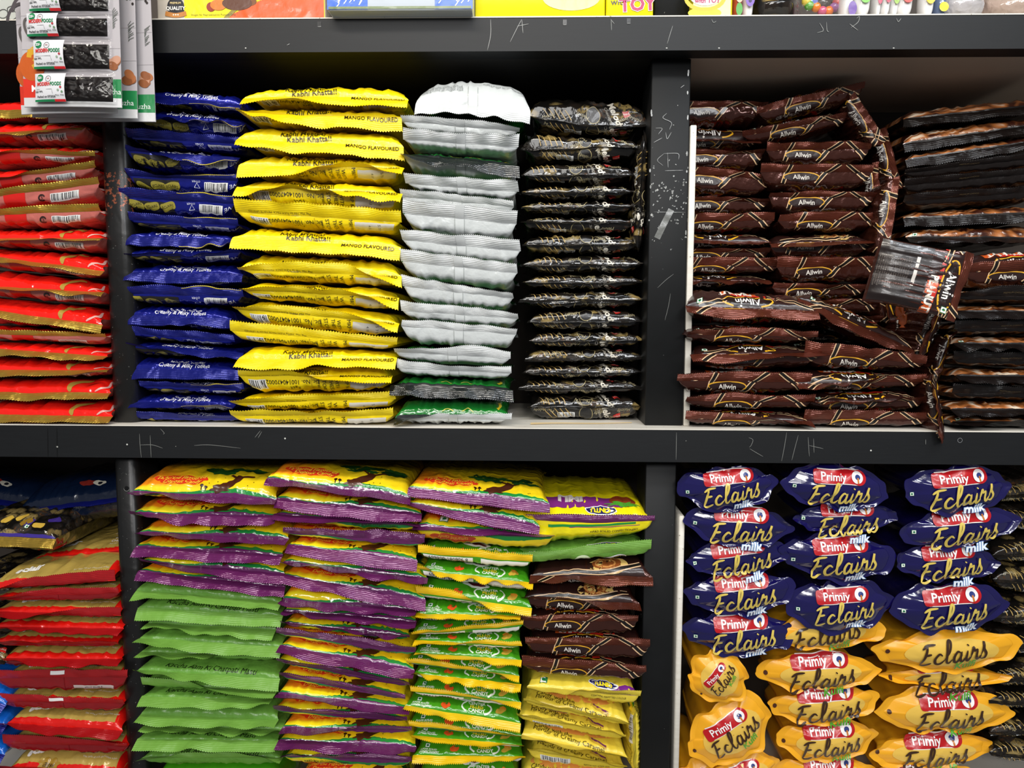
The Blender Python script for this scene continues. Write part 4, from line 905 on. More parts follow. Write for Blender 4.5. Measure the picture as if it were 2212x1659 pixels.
COLD = [(1107, 1414, 1118, 1124, -6, -18, -18, -12, dict(kind='imli', lf=22, sag=8, R=.06)), (1094, 1406, 1214, 1186, -22, -17, -22, -22, dict(kind='lime', R=.05, w=.4)), (1145, 1410, 1243, 1246, 16, 12, 22, 20, dict(disc=1)), (1126, 1382, 1292, 1304, -4, -6, 12, 16, dict(disc=1)), (1121, 1378, 1340, 1342, -10, -14, -18, -12), (1135, 1404, 1390, 1396, -14, -17, -18, -18), (1128, 1396, 1438, 1452, -24, -22, -20, -16),
    (1138, 1383, 1482, 1504, 6, 10, -8, -12, dict(kind='cintu')), (1131, 1360, 1514, 1566, -6, -4, -6, -4, dict(kind='caramel')), (1118, 1352, 1546, 1588, -6, -6, -4, 2, dict(kind='caramel')), (1126, 1356, 1588, 1636, 6, 8, 2, 2, dict(kind='caramel')), (1140, 1354, 1620, 1654, -6, -4, 2, 2, dict(kind='caramel')), (1114, 1356, 1688, 1698, 4, 4, 4, 4, dict(kind='caramel'))]
YF = 0.006
stack('red', 'red stack', 'red bags with gold seals', RED, YF, (205, 212), ZM1, 20, seed=1)
stack('blue', 'blue stack', 'blue toffee bags', BLUE, YF+.02, (186, 196), ZM1, 23.5, seed=2)
stack('mango', 'yellow mango stack', 'yellow mango candy bags', MANGO, YF, (184, 182), ZM1, 30.5, seed=3)
stack('white', 'white and green stack', 'white and green candy bags', WHITE, YF+.004, (168, 172), ZM1, 27, seed=4)
stack('melody', 'smoky stack', 'smoky see-through toffee bags', MELODY, .075, (200, 214), ZM1, 10, seed=5, R=.018)
stack('allwin', 'column beside white divider', 'brown chocolate bags', CHOCL, .125, (210, 205), float(at(1560, 622, .125)[2]), 22, L=.15, seed=6, R=.028, name='chocolate_bag')
stack('allwin', 'front stack by divider', 'brown chocolate bags', CHOCLF, .012, (618, 636), ZM1, 26, L=.17, seed=7, R=.034, name='chocolate_bag')
stack('allwin', 'middle brown column', 'brown chocolate bags', CHOCM, .11, (305, 302), float(at(1770, 772, .11)[2]), 24, L=.16, seed=8, R=.028, name='chocolate_bag')
stack('allwin', 'front middle brown stack', 'brown chocolate bags', CHOCMF, .012, (745, 768), ZM1, 27, L=.17, seed=9, R=.034, name='chocolate_bag')
stack('swirl', 'rear dark stack', 'black bags with caramel swirls', SWIRL, .10, (232, 200), float(at(2100, 530, .10)[2]), 20, L=.18, seed=10, name='chocolate_bag')
stack('swirl', 'front dark stack', 'black bags with caramel swirls', SWIRLF, .014, (546, 535), ZM1, 27, L=.18, seed=11, name='chocolate_bag')
stack('redgold', 'eclair stack', 'red and gold eclair bags', REDGOLD, YF+.004, (1234, 1216), ZB1, 26, seed=12, name='chocolate_bag')
stack('tamarind', 'stack beside steel pole', 'candy bags beside the steel pole', COLA, YF, (1018, 1032), ZB1, 28, seed=13, R=.030)
stack('tamarind', 'tall tamarind stack', 'yellow tamarind bags', COLB, YF, (1000, 1036), ZB1, 28, seed=14, R=.030)
stack('leaf', 'green and yellow stack', 'green fruit candy bags', COLC, YF, (1030, 1058), ZB1, 20, seed=15, R=.030)
stack('allwin', 'mixed stack', 'mixed bags beside the black upright', COLD, YF+.012, (1078, 1086), ZB1, 26, seed=16, R=.030)

# bags that lie askew
loose('melody', 1386, 415, 250, 34, 92, .045, (3, 3, 3, 3), 10, 'smoky see-through bag standing on edge against the black upright', 'smoky see-through toffee bags', 51, L=.16)
for i, (cx, cy, w, t, r, Y, f, lab) in enumerate([
    (1750, 218, 226, 50, -13, .105, (-12, -14, -12, -12), 'brown chocolate bag tilted across the top of the middle column'),
    (1718, 274, 222, 46, -10, .115, (-8, -10, -10, -8), 'tilted brown chocolate bag just under the topmost one'),
    (1868, 262, 120, 44, 55, .10, (-12, -12, -12, -12), 'short brown chocolate bag leaning steeply in the dark corner'),
    (1918, 345, 130, 40, 72, .12, (-8, -8, -8, -8), 'brown chocolate bag standing on edge below the leaning one'),
    (1886, 415, 120, 34, 86, .13, (-8, -8, -8, -8), 'brown chocolate bag on edge, half hidden behind the middle column'),
    (1916, 470, 165, 46, 96, .09, (-10, -12, -12, -10), 'brown chocolate bag standing upright beside the dark column'),
    (1850, 700, 275, 52, 24, .03, (16, 20, 20, 16), 'brown peanut bag sliding down across the front middle stack'),
    (2012, 716, 130, 52, 112, .03, (14, 16, 16, 14), 'brown bag on edge under the big peanut bag'),
    (2036, 782, 130, 34, 106, .035, (10, 10, 10, 10), 'narrow brown bag on edge beside the front dark stack'),
    (2026, 880, 150, 40, 78, -.002, (14, 14, 14, 14), 'brown bag hanging down over the shelf edge')]):
    loose('allwin', cx, cy, w, t, r, Y, f, 25, lab, 'brown chocolate bags', 60+i, L=.11 if i < 6 else .09, name='chocolate_bag', R=.03, opts=dict(bx=10))
loose('allwin', 1915, 640, 120, 56, 80, .12, (10, 10, 10, 10), 22, 'brown chocolate bag standing in the gap behind the big peanut bag', 'brown chocolate bags', 73, L=.10, name='chocolate_bag')
loose('allwin', 1950, 735, 110, 50, 95, .10, (10, 10, 10, 10), 22, 'brown chocolate bag on edge behind the sliding peanut bag', 'brown chocolate bags', 74, L=.10, name='chocolate_bag')
loose('allwin', 1972, 598, 146, 40, -76, -.035, (10, 12, 12, 10), 22, 'big brown peanut bag propped up with its printed face showing', 'brown chocolate bags', 75, L=.10, flat=74, name='chocolate_bag', opts=dict(face=1))
loose('caramel', 1374, 1606, 150, 42, 88, .03, (8, 8, 8, 8), 20, 'yellow caramel bag standing on edge against the black upright', 'yellow caramel candy bags', 76, L=.16)
loose('leaf', 1366, 1528, 70, 20, 84, .05, (6, 6, 6, 6), 16, 'small green bag wedged upright behind the caramel bags', None, 77, L=.14)
loose('clearpurple', 20, 1160, 215, 92, 2, .03, (18, 20, 20, 18), 22, 'clear bag of purple and gold sweets above the red bags', None, 78, L=.2, R=.08)
loose('melody', -10, 1262, 190, 46, 4, .05, (3, 3, 3, 3), 10, 'dark brown see-through bag under the clear purple and gold one', None, 91, L=.18)
loose('redgold', 190, 1196, 240, 40, -6, .075, (14, 16, 14, 12), 22, 'red bag with white lettering lying behind the red and gold stack', 'red and gold eclair bags', 79, L=.2, R=.07, opts=dict(choc=1), name='chocolate_bag')
loose('navy', 170, 1085, 280, 110, -8, .098, (8, 8, 8, 8), 16, 'large dark blue bag in the shade beside the steel pole', 'dark blue bags in the shade', 80, L=.18, R=.08)
loose('navy', -40, 1075, 260, 90, 6, .17, (8, 8, 8, 8), 16, 'dark blue bag in the shade behind the clear bag', 'dark blue bags in the shade', 81, L=.12, R=.06)
for i, (cx, cy, t, r) in enumerate([(-74, 1488, 56, 22), (-76, 1545, 50, 14), (-78, 1602, 56, 18)]):
    loose('sky', cx, cy, 200, t, r, .004, (16, 16, 16, 16), 24, 'bright blue bag beside the red stack, %s of three' % ('uppermost', 'middle', 'lowest')[i], 'bright blue bags', 85+i, L=.18)
loose('melody', -78, 1408, 200, 60, 12, .006, (3, 3, 3, 3), 10, 'dark smoky bag just above the bright blue bags', None, 90, L=.18)
SMK = [(1062, 60), (1128, 62), (1192, 60), (1262, 72), (1330, 62), (1398, 62), (1462, 58), (1520, 52), (1576, 52), (1636, 60)]
for i, (cy, t) in enumerate(SMK):
    loose('melody', 2268 - (i > 5)*10, cy, 250, t*.92, (-5, 3, -4, 5, -3, 2)[i % 6], .075, (3, 4, 3, 4), 10, 'smoky see-through bag, %s in the column behind the pouches' % ('topmost' if i == 0 else ORD[i]+' from top'), 'smoky bags behind the pouches', 100+i, L=.17)

# ---------------------------------------------------------------- eclair pouches, bulging ends to the front
class PouchFace:
    ydir = 1
    def __init__(s, mb, c, a, b, rot, yf, phis, rs): s.mb, s.c, s.rot, s.yf, s.phis, s.rs = mb, c, math.radians(rot), yf, phis, rs
    def map(s, xy, off):
        ph = np.arctan2(xy[:, 1], xy[:, 0]); r = np.hypot(xy[:, 0], xy[:, 1])/np.interp(ph, s.phis, s.rs, period=2*math.pi)
        y = s.yf(np.minimum(r, .97), ph)-off*1.6
        c, n = math.cos(s.rot), math.sin(s.rot)
        return np.stack([s.c[0]+xy[:, 0]*c-xy[:, 1]*n, y, s.c[2]+xy[:, 0]*n+xy[:, 1]*c], 1)
def pouch(kind, cx, cy, w, h, rot, Y, label, group, seed, logo=1, ty=0.0):
    rng = random.Random(seed); c = at(cx, cy, Y); m = mpp(Y); a, b = w*m/2, h*m/2
    blue = kind == 'blue'; film = FILM('pouch_blue' if blue else 'pouch_yellow')
    n = 96; th = np.linspace(0, 2*math.pi, n+1)
    p1, p2, p3 = (rng.uniform(0, 6.28) for _ in range(3))
    Xo = a*np.cos(th)*(1+.05*np.sin(2*th+p1)+.03*np.sin(7*th+p2)); Zo = b*np.sign(np.sin(th))*np.abs(np.sin(th))**1.15
    sk, bow = rng.uniform(-.22, .22), rng.uniform(-.10, .16)
    Zo = Zo+b*((.09*np.sin(5*th+p2)+.07*np.sin(9*th+p3)+.035*np.sin(15*th+p1))*np.abs(np.sin(th))**.6+sk*np.cos(th)+bow*np.cos(2*th))
    B = min(.55*b, .020); lip = .007
    base = lambda r, ph: Y-B*(1-r**2)**.8*(1+.10*np.sin(2*ph+p1)*r)+.0015*np.sin(4*ph+p2)*r*r
    yf = lambda r, ph: base(r, ph)-lip*np.clip((r-.86)/.14, 0, 1)**1.4*(1+.35*np.sin(6*ph+p3))
    ph = np.unwrap(np.arctan2(Zo, Xo)); rr = np.hypot(Xo, Zo)
    cr, sr = math.cos(math.radians(rot)), math.sin(math.radians(rot))
    def rowp(r, y):
        x, z = Xo*r, Zo*r
        return np.stack([c[0]+x*cr-z*sr, y+0*x, c[2]+x*sr+z*cr], -1)
    body, rim = MB(), MB()
    face = np.stack([rowp(r, yf(r, ph)) for r in (.02, .12, .24, .36, .48, .58, .68, .76, .82, .87)])
    uv = face[..., [0, 2]]
    body.grid(face, film, uv, flip=True)
    sh = lambda r, d: rowp(r, Y+d)
    back = np.stack([rowp(.87, yf(.87, ph)), sh(.80, .008), sh(.74, .02), sh(.72, .09), sh(.66, .135), sh(.5, .155), sh(.03, .16)])
    body.grid(back, film, back[..., [0, 2]], flip=True)
    R_ = [.865, .90, .94, .97, 1.0]
    rf = np.stack([rowp(r, yf(r, ph)-.0003) for r in R_]); rb = np.stack([rowp(r, yf(r, ph)+.0006) for r in R_])
    rim.grid(rf, film, rf[..., [0, 2]], flip=True); rim.grid(rb, film, rb[..., [0, 2]])
    o = np.argsort(np.arctan2(Zo[:-1], Xo[:-1]))
    sf = PouchFace(body, c, a, b, rot, yf, np.arctan2(Zo[:-1], Xo[:-1])[o], rr[:-1][o])
    s = min(w, 250)*m
    if not blue: blob(sf, .02*s, -.01*s, .33*w*m, .32*h*m, 'e9bf52', lay=0)
    ly, ey, ky = (.115+ty)*s, (-.055+ty)*s, (-.185+ty)*s
    if logo:
        g = [(-.23, -.075), (-.23, .055), (-.10, .045), (.05, .065), (.20, .075), (.245, .03), (.22, -.06), (.19, -.085), (.05, -.06), (-.10, -.06)]
        for dx, col, l in ((1.14, 'efe6e0', 1), (1.0, 'b8141c', 3)):
            ribbon(sf, [(-.20*s, -.008*s), (-.08*s, -.006*s), (.06*s, .004*s), (.20*s, 0)], .125*s*dx, col, 0, ly, lay=l, k=10)
        blob(sf, .195*s, ly, .07*s, .07*s, 'b8141c', lay=4); blob(sf, -.20*s, ly-.01*s, .04*s, .066*s, 'b8141c', lay=4, power=.6)
        txt(sf, 'Primiy', -.055*s, ly-.006*s, .105*s, 'f4f0ee', bold=.018, lay=7, sx=.92)
        blob(sf, .175*s, ly+.004*s, .056*s, .056*s, 'f4f0ee', lay=7); blob(sf, .178*s, ly+.006*s, .026*s, .024*s, '2a3a7a', lay=8, n=16, rings=1); ribbon(sf, [(.178*s, 0), (.182*s, -.05*s)], .016*s, 'c9772a', 0, ly, lay=9)
    brush_word(sf, SCRIPT_ECLAIRS, .005*s, ey, .098*s, 'dcc25c' if blue else '3a2312', rot=7, wid=.235, lay=8, slant=.16)
    if blue: txt(sf, 'milk', .135*s, ky, .105*s, '5a8ac9', shear=.15, bold=.06, lay=8, rot=6); txt(sf, 'milk', .135*s, ky, .105*s, 'eef6fc', shear=.15, bold=.03, lay=9, rot=6)
    else: txt(sf, 'Kulfi', .13*s, ky+.01*s, .10*s, '4fa52a', shear=.2, bold=.018, lay=9, rot=8)
    vegmark(sf, -.40*w*m, -.02*h*m, .035*s, 1) if blue else blob(sf, -.42*w*m, .02*h*m, .018*s, .022*s, '4a2614', lay=1)
    org = np.array([c[0], Y+.08, c[2]-b])
    e = empty('sweet_pouch', org, label, 'sweet pouch', group)
    body.build('body', org, e); rim.build('edge_seal', org, e)
    return e
PB = [[(1568, 1050, 215, 104, 6), (1592, 1132, 235, 92, -4), (1590, 1200, 232, 80, 8), (1596, 1276, 236, 104, 5), (1594, 1362, 240, 112, 4)],
      [(1800, 1050, 224, 110, -4), (1822, 1116, 226, 66, 0), (1806, 1198, 244, 116, 3), (1808, 1302, 226, 132, 4)],
      [(2060, 1054, 236, 112, 6), (2066, 1136, 246, 98, 5), (2040, 1212, 232, 86, 4), (2042, 1306, 246, 122, 4)]]
PY = [[(1548, 1456, 128, 140, 52), (1572, 1572, 212, 150, 34), (1600, 1668, 170, 100, 24), (1500, 1676, 120, 90, 30)],
      [(1772, 1362, 268, 88, 8), (1762, 1446, 270, 92, 3), (1776, 1516, 256, 90, 4), (1782, 1592, 226, 98, 4), (1782, 1664, 224, 92, 2)],
      [(2040, 1398, 310, 102, 3), (2036, 1458, 280, 44, 2), (2034, 1530, 290, 112, 2), (2006, 1616, 280, 84, 3), (1990, 1674, 250, 84, 0)]]
wh = ('column beside the white divider', 'middle pouch column', 'pouch column nearest the smoky bags')
for ci in range(3):
    nb = len(PB[ci])
    for i, (cx, cy, w, h, r) in enumerate(PB[ci]):
        tight = h < 84
        pouch('blue', cx, cy, w, h*.95, r, .022+.010*i, 'navy eclair pouch, %s in the %s' % ('topmost' if i == 0 else ORD[i]+' from top', wh[ci]), 'navy blue eclair pouches', 200+ci*10+i, logo=0 if h < 60 else 1, ty=-.02 if tight else 0)
    for i, (cx, cy, w, h, r) in enumerate(PY[ci]):
        pouch('yellow', cx, cy, w, h*.95, r, .066+.009*i, 'amber eclair pouch, %s amber one in the %s' % ('topmost' if i == 0 else ORD[i], wh[ci]), 'amber eclair pouches', 240+ci*10+i, logo=0 if (i == 0 and ci > 0) else 1, ty=.05 if (i == 0 and ci > 0) else 0)

# ---------------------------------------------------------------- small things on the middle shelf
st = MB(); a, b_ = at(1146, 912, .03), at(1365, 909, .045)
d = np.linspace(0, 1, 14)[:, None]; P0 = a+(b_-a)*d; P0[:, 2] = ZM1+.0016+.0004*np.sin(d[:, 0]*7)
t8 = np.linspace(0, 2*math.pi, 9)
rad = np.interp(d[:, 0], [0, .03, .1, 1], [.0014, .0016, .0011, .0006])[:, None]
G = np.stack([P0[:, None, 0]+0*t8, P0[:, None, 1]+rad*np.cos(t8), P0[:, None, 2]+rad*np.sin(t8)], -1)
st.grid(G, material('straw', lin('b9a274'), .6), flip=True)
tag(st.build('straw', (float(a[0]), float(a[1]), ZM1)), 'thin dry straw lying on the pale shelf in front of smoky bags', 'straw')
for i, (px, py) in enumerate(((1943, 672), (1950, 690))):
    c = at(px, py, .02); mb = MB(); u = np.linspace(0, 2*math.pi, 17); v = np.linspace(-1, 1, 15)
    rr = np.interp(np.abs(v), [0, .55, .7, .78, 1], [1, .95, .35, .3, .75])*.0055
    G = np.stack([c[0]+rr[:, None]*np.cos(u), c[1]+rr[:, None]*np.sin(u)*.8, c[2]+.011*v[:, None]+0*u], -1)
    mb.grid(G, material('orange_wrapper', lin('b8541e'), .25, .2, crinkle=1.2, coat=.5))
    tag(mb.build('wrapped_candy', (c[0], c[1], c[2]-.011)), ('upper' if i == 0 else 'lower')+' small orange wrapped candy beside the big peanut bag', 'candy', 'loose orange candies')

# ---------------------------------------------------------------- cartons and packs on the top shelf
def carton(name, px0, px1, Y, hgt, dep, col, label, art, cat='carton', group=None, pyb=36):
    x0, x1 = at(px0, pyb, Y)[0], at(px1, pyb, Y)[0]; z = ZT1
    e = empty(name, ((x0+x1)/2, Y+dep/2, z), label, cat, group); org = np.array(e.location)
    b = MB(); m = material('card_'+col, lin(col), .28, coat=.5, crinkle=.12)
    prism(b, x0, x1, Y, Y+dep, z+.0003, z+hgt-.002, m, .0025)
    pl = Plane((x0, Y, z), b); art(pl, x1-x0); b.build('body', org, e)
    l = MB(); prism(l, x0-.0005, x1+.0005, Y-.0005, Y+dep+.0005, z+hgt-.0018, z+hgt, m, .0025); l.build('lid', org, e)
    return e
def art_nuts(p, w):
    x = w-.014
    for dx, dz in ((-.008, .012), (.004, .010)): ring(p, x+dx-.004, dz, .0065, .0055, .0008, '3a3a3a', rot=20)
    ribbon(p, [(x-.006, .014), (x-.005, .020), (x+.004, .022), (x+.003, .015)], .0008, '3a3a3a'); ribbon(p, [(x-.026, .004), (x-.026, .019)], .0007, '3a3a3a')
def art_sweet(p, w):
    rect(p, w*.58, .06, w*.83, .118, 'f2e312', nx=10); 
    for i in range(24): f = i/23; rect(p, w*(.70+.145*f)+.0, .003+.03*f, w*(.58-.29*f), .0016, 'd8571e', lay=2, nx=1, ny=1)
    rect(p, w*.90, .075, w*.2, .09, 'd8571e', lay=2, nx=1, ny=1); ribbon(p, [(w*.405, .001), (w*.55, .03)], .005, '8a7a2a', lay=3)
    blob(p, .026, .0165, .0115, .0125, '26262a', lay=3); txt(p, 'QUALITY', .026, .0148, .0062, 'f0ece2', bold=.03, lay=6); txt(p, 'PREMIUM', .026, .0215, .0036, 'd9c28a', bold=.02, lay=6)
    ribbon(p, [(.012, .0085), (.026, .006), (.040, .0085)], .0058, 'b8793a', lay=5)
    for i in (-1, 0, 1): blob(p, .026+i*.003, .0065, .001, .001, 'f2ead2', lay=7, n=8, rings=1)
    txt(p, 'Images for Representation Purpose Only', .076, .0065, .0036, '3a3a20', lay=4)
    for x, z, a, b, c in ((.083, .019, .011, .007, 'c9772e'), (.108, .021, .02, .009, '5a3320'), (.073, .0165, .006, .006, '8f2a18'), (.122, .023, .012, .006, '7a4a26')): blob(p, x, z, a, b, c, lay=4)
def art_water(p, w):
    rg = random.Random(9)
    for s0, s1 in ((0, .052), (w-.048, w)):
        rect(p, (s0+s1)/2, .05, s1-s0, .098, '2a62d0', nx=2)
        for i in range(26):
            x, z = rg.uniform(s0+.004, s1-.006), rg.uniform(.004, .05); ribbon(p, [(x, z), (x+.003, z+.004), (x+.002, z+.008), (x+.006, z+.011)], .0012, 'e9f0fa', lay=2)
    rect(p, w/2, .003, w*.98, .003, '6a7a4a', lay=3, nx=1)
    for i in range(22):
        x = .105+i*.0032; ribbon(p, [(x, .020), (x+.0016, .0222), (x+.003, .020)], .0008, '3a3a4a')
def art_yel(p, w):
    blob(p, w*.74, .026, w*.22, .016, 'ece58a', lay=0); txt(p, 'CHOCO', w*.22, .030, .014, 'a8323a', bold=.04)
def art_toy(p, w):
    txt(p, 'with', w*.27, .0205, .012, '2a2440', lay=3, rot=2)
    for q, c, l in ((.07, 'f4e9e0', 3), (.035, 'b01f5a', 5)): txt(p, 'TOY', w*.66, .0165, .023, c, bold=q, lay=l, rot=3)
def art_cream(p, w):
    rect(p, w*.48, .05, w*.94, .098, 'efe9a2', nx=2); blob(p, w*.3, .006, w*.42, .007, 'f2de1c', lay=1); ring(p, w*.30, .026, .025, .016, .005, 'd0b41c'); blob(p, w*.30, .027, .02, .012, 'f2eee6', lay=3); txt(p, 'with TOY', w*.36, .021, .008, 'b01f5a', bold=.03, lay=5)
carton('nut_carton', -150, 49, .012, .16, .12, 'c9cdc6', 'pale grey carton with a line drawing of nuts, behind the hanging cards', art_nuts)
carton('sweets_carton', 339, 704, .006, .12, .2, 'd9cfc0', 'yellow and orange sweets carton with a round dark quality badge', art_sweet)
carton('wafer_carton', 707, 1021, -.022, .1, .2, 'd6dee6', 'white carton with blue scribble corners jutting over the shelf edge', art_water)
carton('yellow_carton', 1026, 1307, .008, .1, .18, 'f2e416', 'long yellow carton with a pale splash, next to the toy carton', art_yel)
carton('toy_carton', 1309, 1411, .008, .1, .12, 'f2e416', 'small yellow carton printed with the word toy in pink', art_toy)
carton('cream_carton', 1496, 1582, .008, .1, .12, 'f0e01e', 'small cream and yellow carton right beside the black upright', art_cream)
def pack(name, px0, px1, Y, hgt, dep, m, label, art=None, cat='sweet pack', group=None, round_=0.5, pyb=31):
    """a soft little pack: rounded foot, swelling front"""
    x0, x1 = at(px0, pyb, Y)[0], at(px1, pyb, Y)[0]; xc, H = (x0+x1)/2, (x1-x0)/2
    v = np.linspace(0, 1, 18); t = np.linspace(0, 2*math.pi, 29)
    wv = np.minimum(1, (np.sin(np.clip(v/.22, 0, 1)*math.pi/2)**round_))*np.interp(v, [0, .8, 1], [1, 1, .82])
    dv = np.interp(v, [0, .08, .3, .8, 1], [.35, .8, 1, .6, .04])
    G = np.stack([xc+H*wv[:, None]*np.sign(np.cos(t))*np.abs(np.cos(t))**.7, Y+dep/2+dep/2*dv[:, None]*np.sin(t), ZT1+.0002+hgt*v[:, None]+0*t], -1)
    b = MB(); b.grid(G, m, G[..., [0, 2]], flip=False)
    n = len(t)-1; b.tris(np.concatenate([G[0, :n], G[0, :n].mean(0)[None]]), [((i+1) % n, i, n) for i in range(n)], m)
    if art: art(Plane((xc, Y-.0012, ZT1), b), H)
    return tag(b.build(name, (xc, Y+dep/2, ZT1)), label, cat, group)
white_pl = material('white_pack_plastic', lin('e6e4e2'), .2, coat=.5)
gum = lambda c: material('gloss_'+c, lin(c), .2, coat=.6)
pack('toy_candy_pack', 1586, 1606, .012, .09, .03, material('mixed_pack', lin('b8503a'), .25, coat=.5, crinkle=1.2), 'narrow red and green candy pack next to the cream carton', lambda p, H: (blob(p, 0, .012, H*.7, .008, '4a9a3a', lay=0), blob(p, 0, .026, H*.7, .006, 'e0b49a', lay=1)), round_=.2)
pack('toy_candy_pack', 1607, 1631, .012, .09, .03, white_pl, 'narrow white candy pack with a purple round face', lambda p, H: (blob(p, 0, .026, H*.85, .011, '7a5ab0', lay=1), blob(p, 0, .022, .002, .002, '2a1a4a', lay=3)), round_=.2)
pack('dark_sweet_bag', 1633, 1735, .02, .08, .1, FILM('sweets'), 'dark glossy bag of sweets lying near the purple faced pack')
clear = material('clear_bag_film', lin('f4f2ee'), .06, crinkle=1.6, sheet=.55)
pack('gumball_bag', 1728, 1822, .01, .06, .05, clear, 'clear bag holding colourful round gumballs')
rg = random.Random(3)
for i, (px, py, c) in enumerate(((1748, 12, '5a9a3a'), (1763, 16, 'd87a2a'), (1776, 24, 'c25a7a'), (1790, 24, 'e07a3a'), (1802, 16, 'b07ab0'), (1742, 3, 'd9c04a'), (1757, 2, '7a8ad0'), (1808, 6, 'd86a6a'))):
    p = at(px, py, .035); u, v = np.linspace(0, 2*math.pi, 19), np.linspace(-math.pi/2, math.pi/2, 11)
    r_ = .0062; p[2] = max(p[2], ZT1+.0085)
    G = np.stack([p[0]+r_*np.cos(v)[:, None]*np.cos(u), p[1]+r_*np.cos(v)[:, None]*np.sin(u), p[2]+r_*np.sin(v)[:, None]+0*u], -1)
    b = MB(); b.grid(G, gum(c)); tag(b.build('gumball', (p[0], p[1], p[2]-r_)), '%s gumball inside the clear bag, %s' % (('green', 'orange', 'pink', 'deep orange', 'lilac', 'yellow', 'pale blue', 'coral')[i], ('upper row', 'middle row', 'bottom row', 'bottom row', 'middle row', 'upper row', 'upper row', 'upper row')[i]), 'gumball', 'gumballs in the clear bag')
pack('toy_candy_pack', 1822, 1848, .012, .09, .03, white_pl, 'white candy pack with purple lettering beside the gumball bag', lambda p, H: (blob(p, .003, .012, H*.7, .009, '6a4a9a', lay=1), rect(p, -.003, .032, H*1.2, .008, '8a6ab8', lay=1)), round_=.2)
for i, (a, b_, c, lab) in enumerate(((1852, 1884, '6ab83a', 'white pack with a green face and two dark eyes'), (1892, 1906, 'c23a5a', 'slim white pack with a crimson dot, first of the bear packs'), (1908, 1926, 'b02a4a', 'white bear pack with a dark red face'), (1926, 1944, '8ab03a', 'white bear pack with a lime green face'), (1943, 1976, 'd8281e', 'wide white bear pack with a bright red face'), (1994, 2022, 'e0c22a', 'white bear pack with a yellow face'))):
    pack('bear_candy_pack', a, b_, .008+.004*(i % 2), .07, .026, white_pl, lab, (lambda c: lambda p, H: (blob(p, 0, .027, H*.8, .010, c, lay=1), blob(p, H*.2, .027, .0016, .0016, '20201e', lay=3, n=10, rings=1), blob(p, -H*.25, .027, .0016, .0016, '20201e', lay=3, n=10, rings=1)))(c), group='white bear candy packs', round_=.55)
pack('blue_candy_pack', 2024, 2050, .014, .06, .03, gum('5a6a8a'), 'slate blue candy pack with one yellow spot', lambda p, H: blob(p, 0, .014, .006, .006, 'e0c82a', lay=1))
pack('clear_sweet_bag', 2050, 2150, .012, .07, .09, material('pale_clear_bag', lin('b9b4b4'), .1, crinkle=2.2, coat=1.0), 'crinkled pale clear bag next to the slate blue pack')
pack('clear_sweet_bag', 2152, 2300, .014, .07, .09, material('tan_clear_bag', lin('b09a8c'), .12, crinkle=2.2, coat=1.0), 'crinkled tan clear bag at the end of the top shelf')

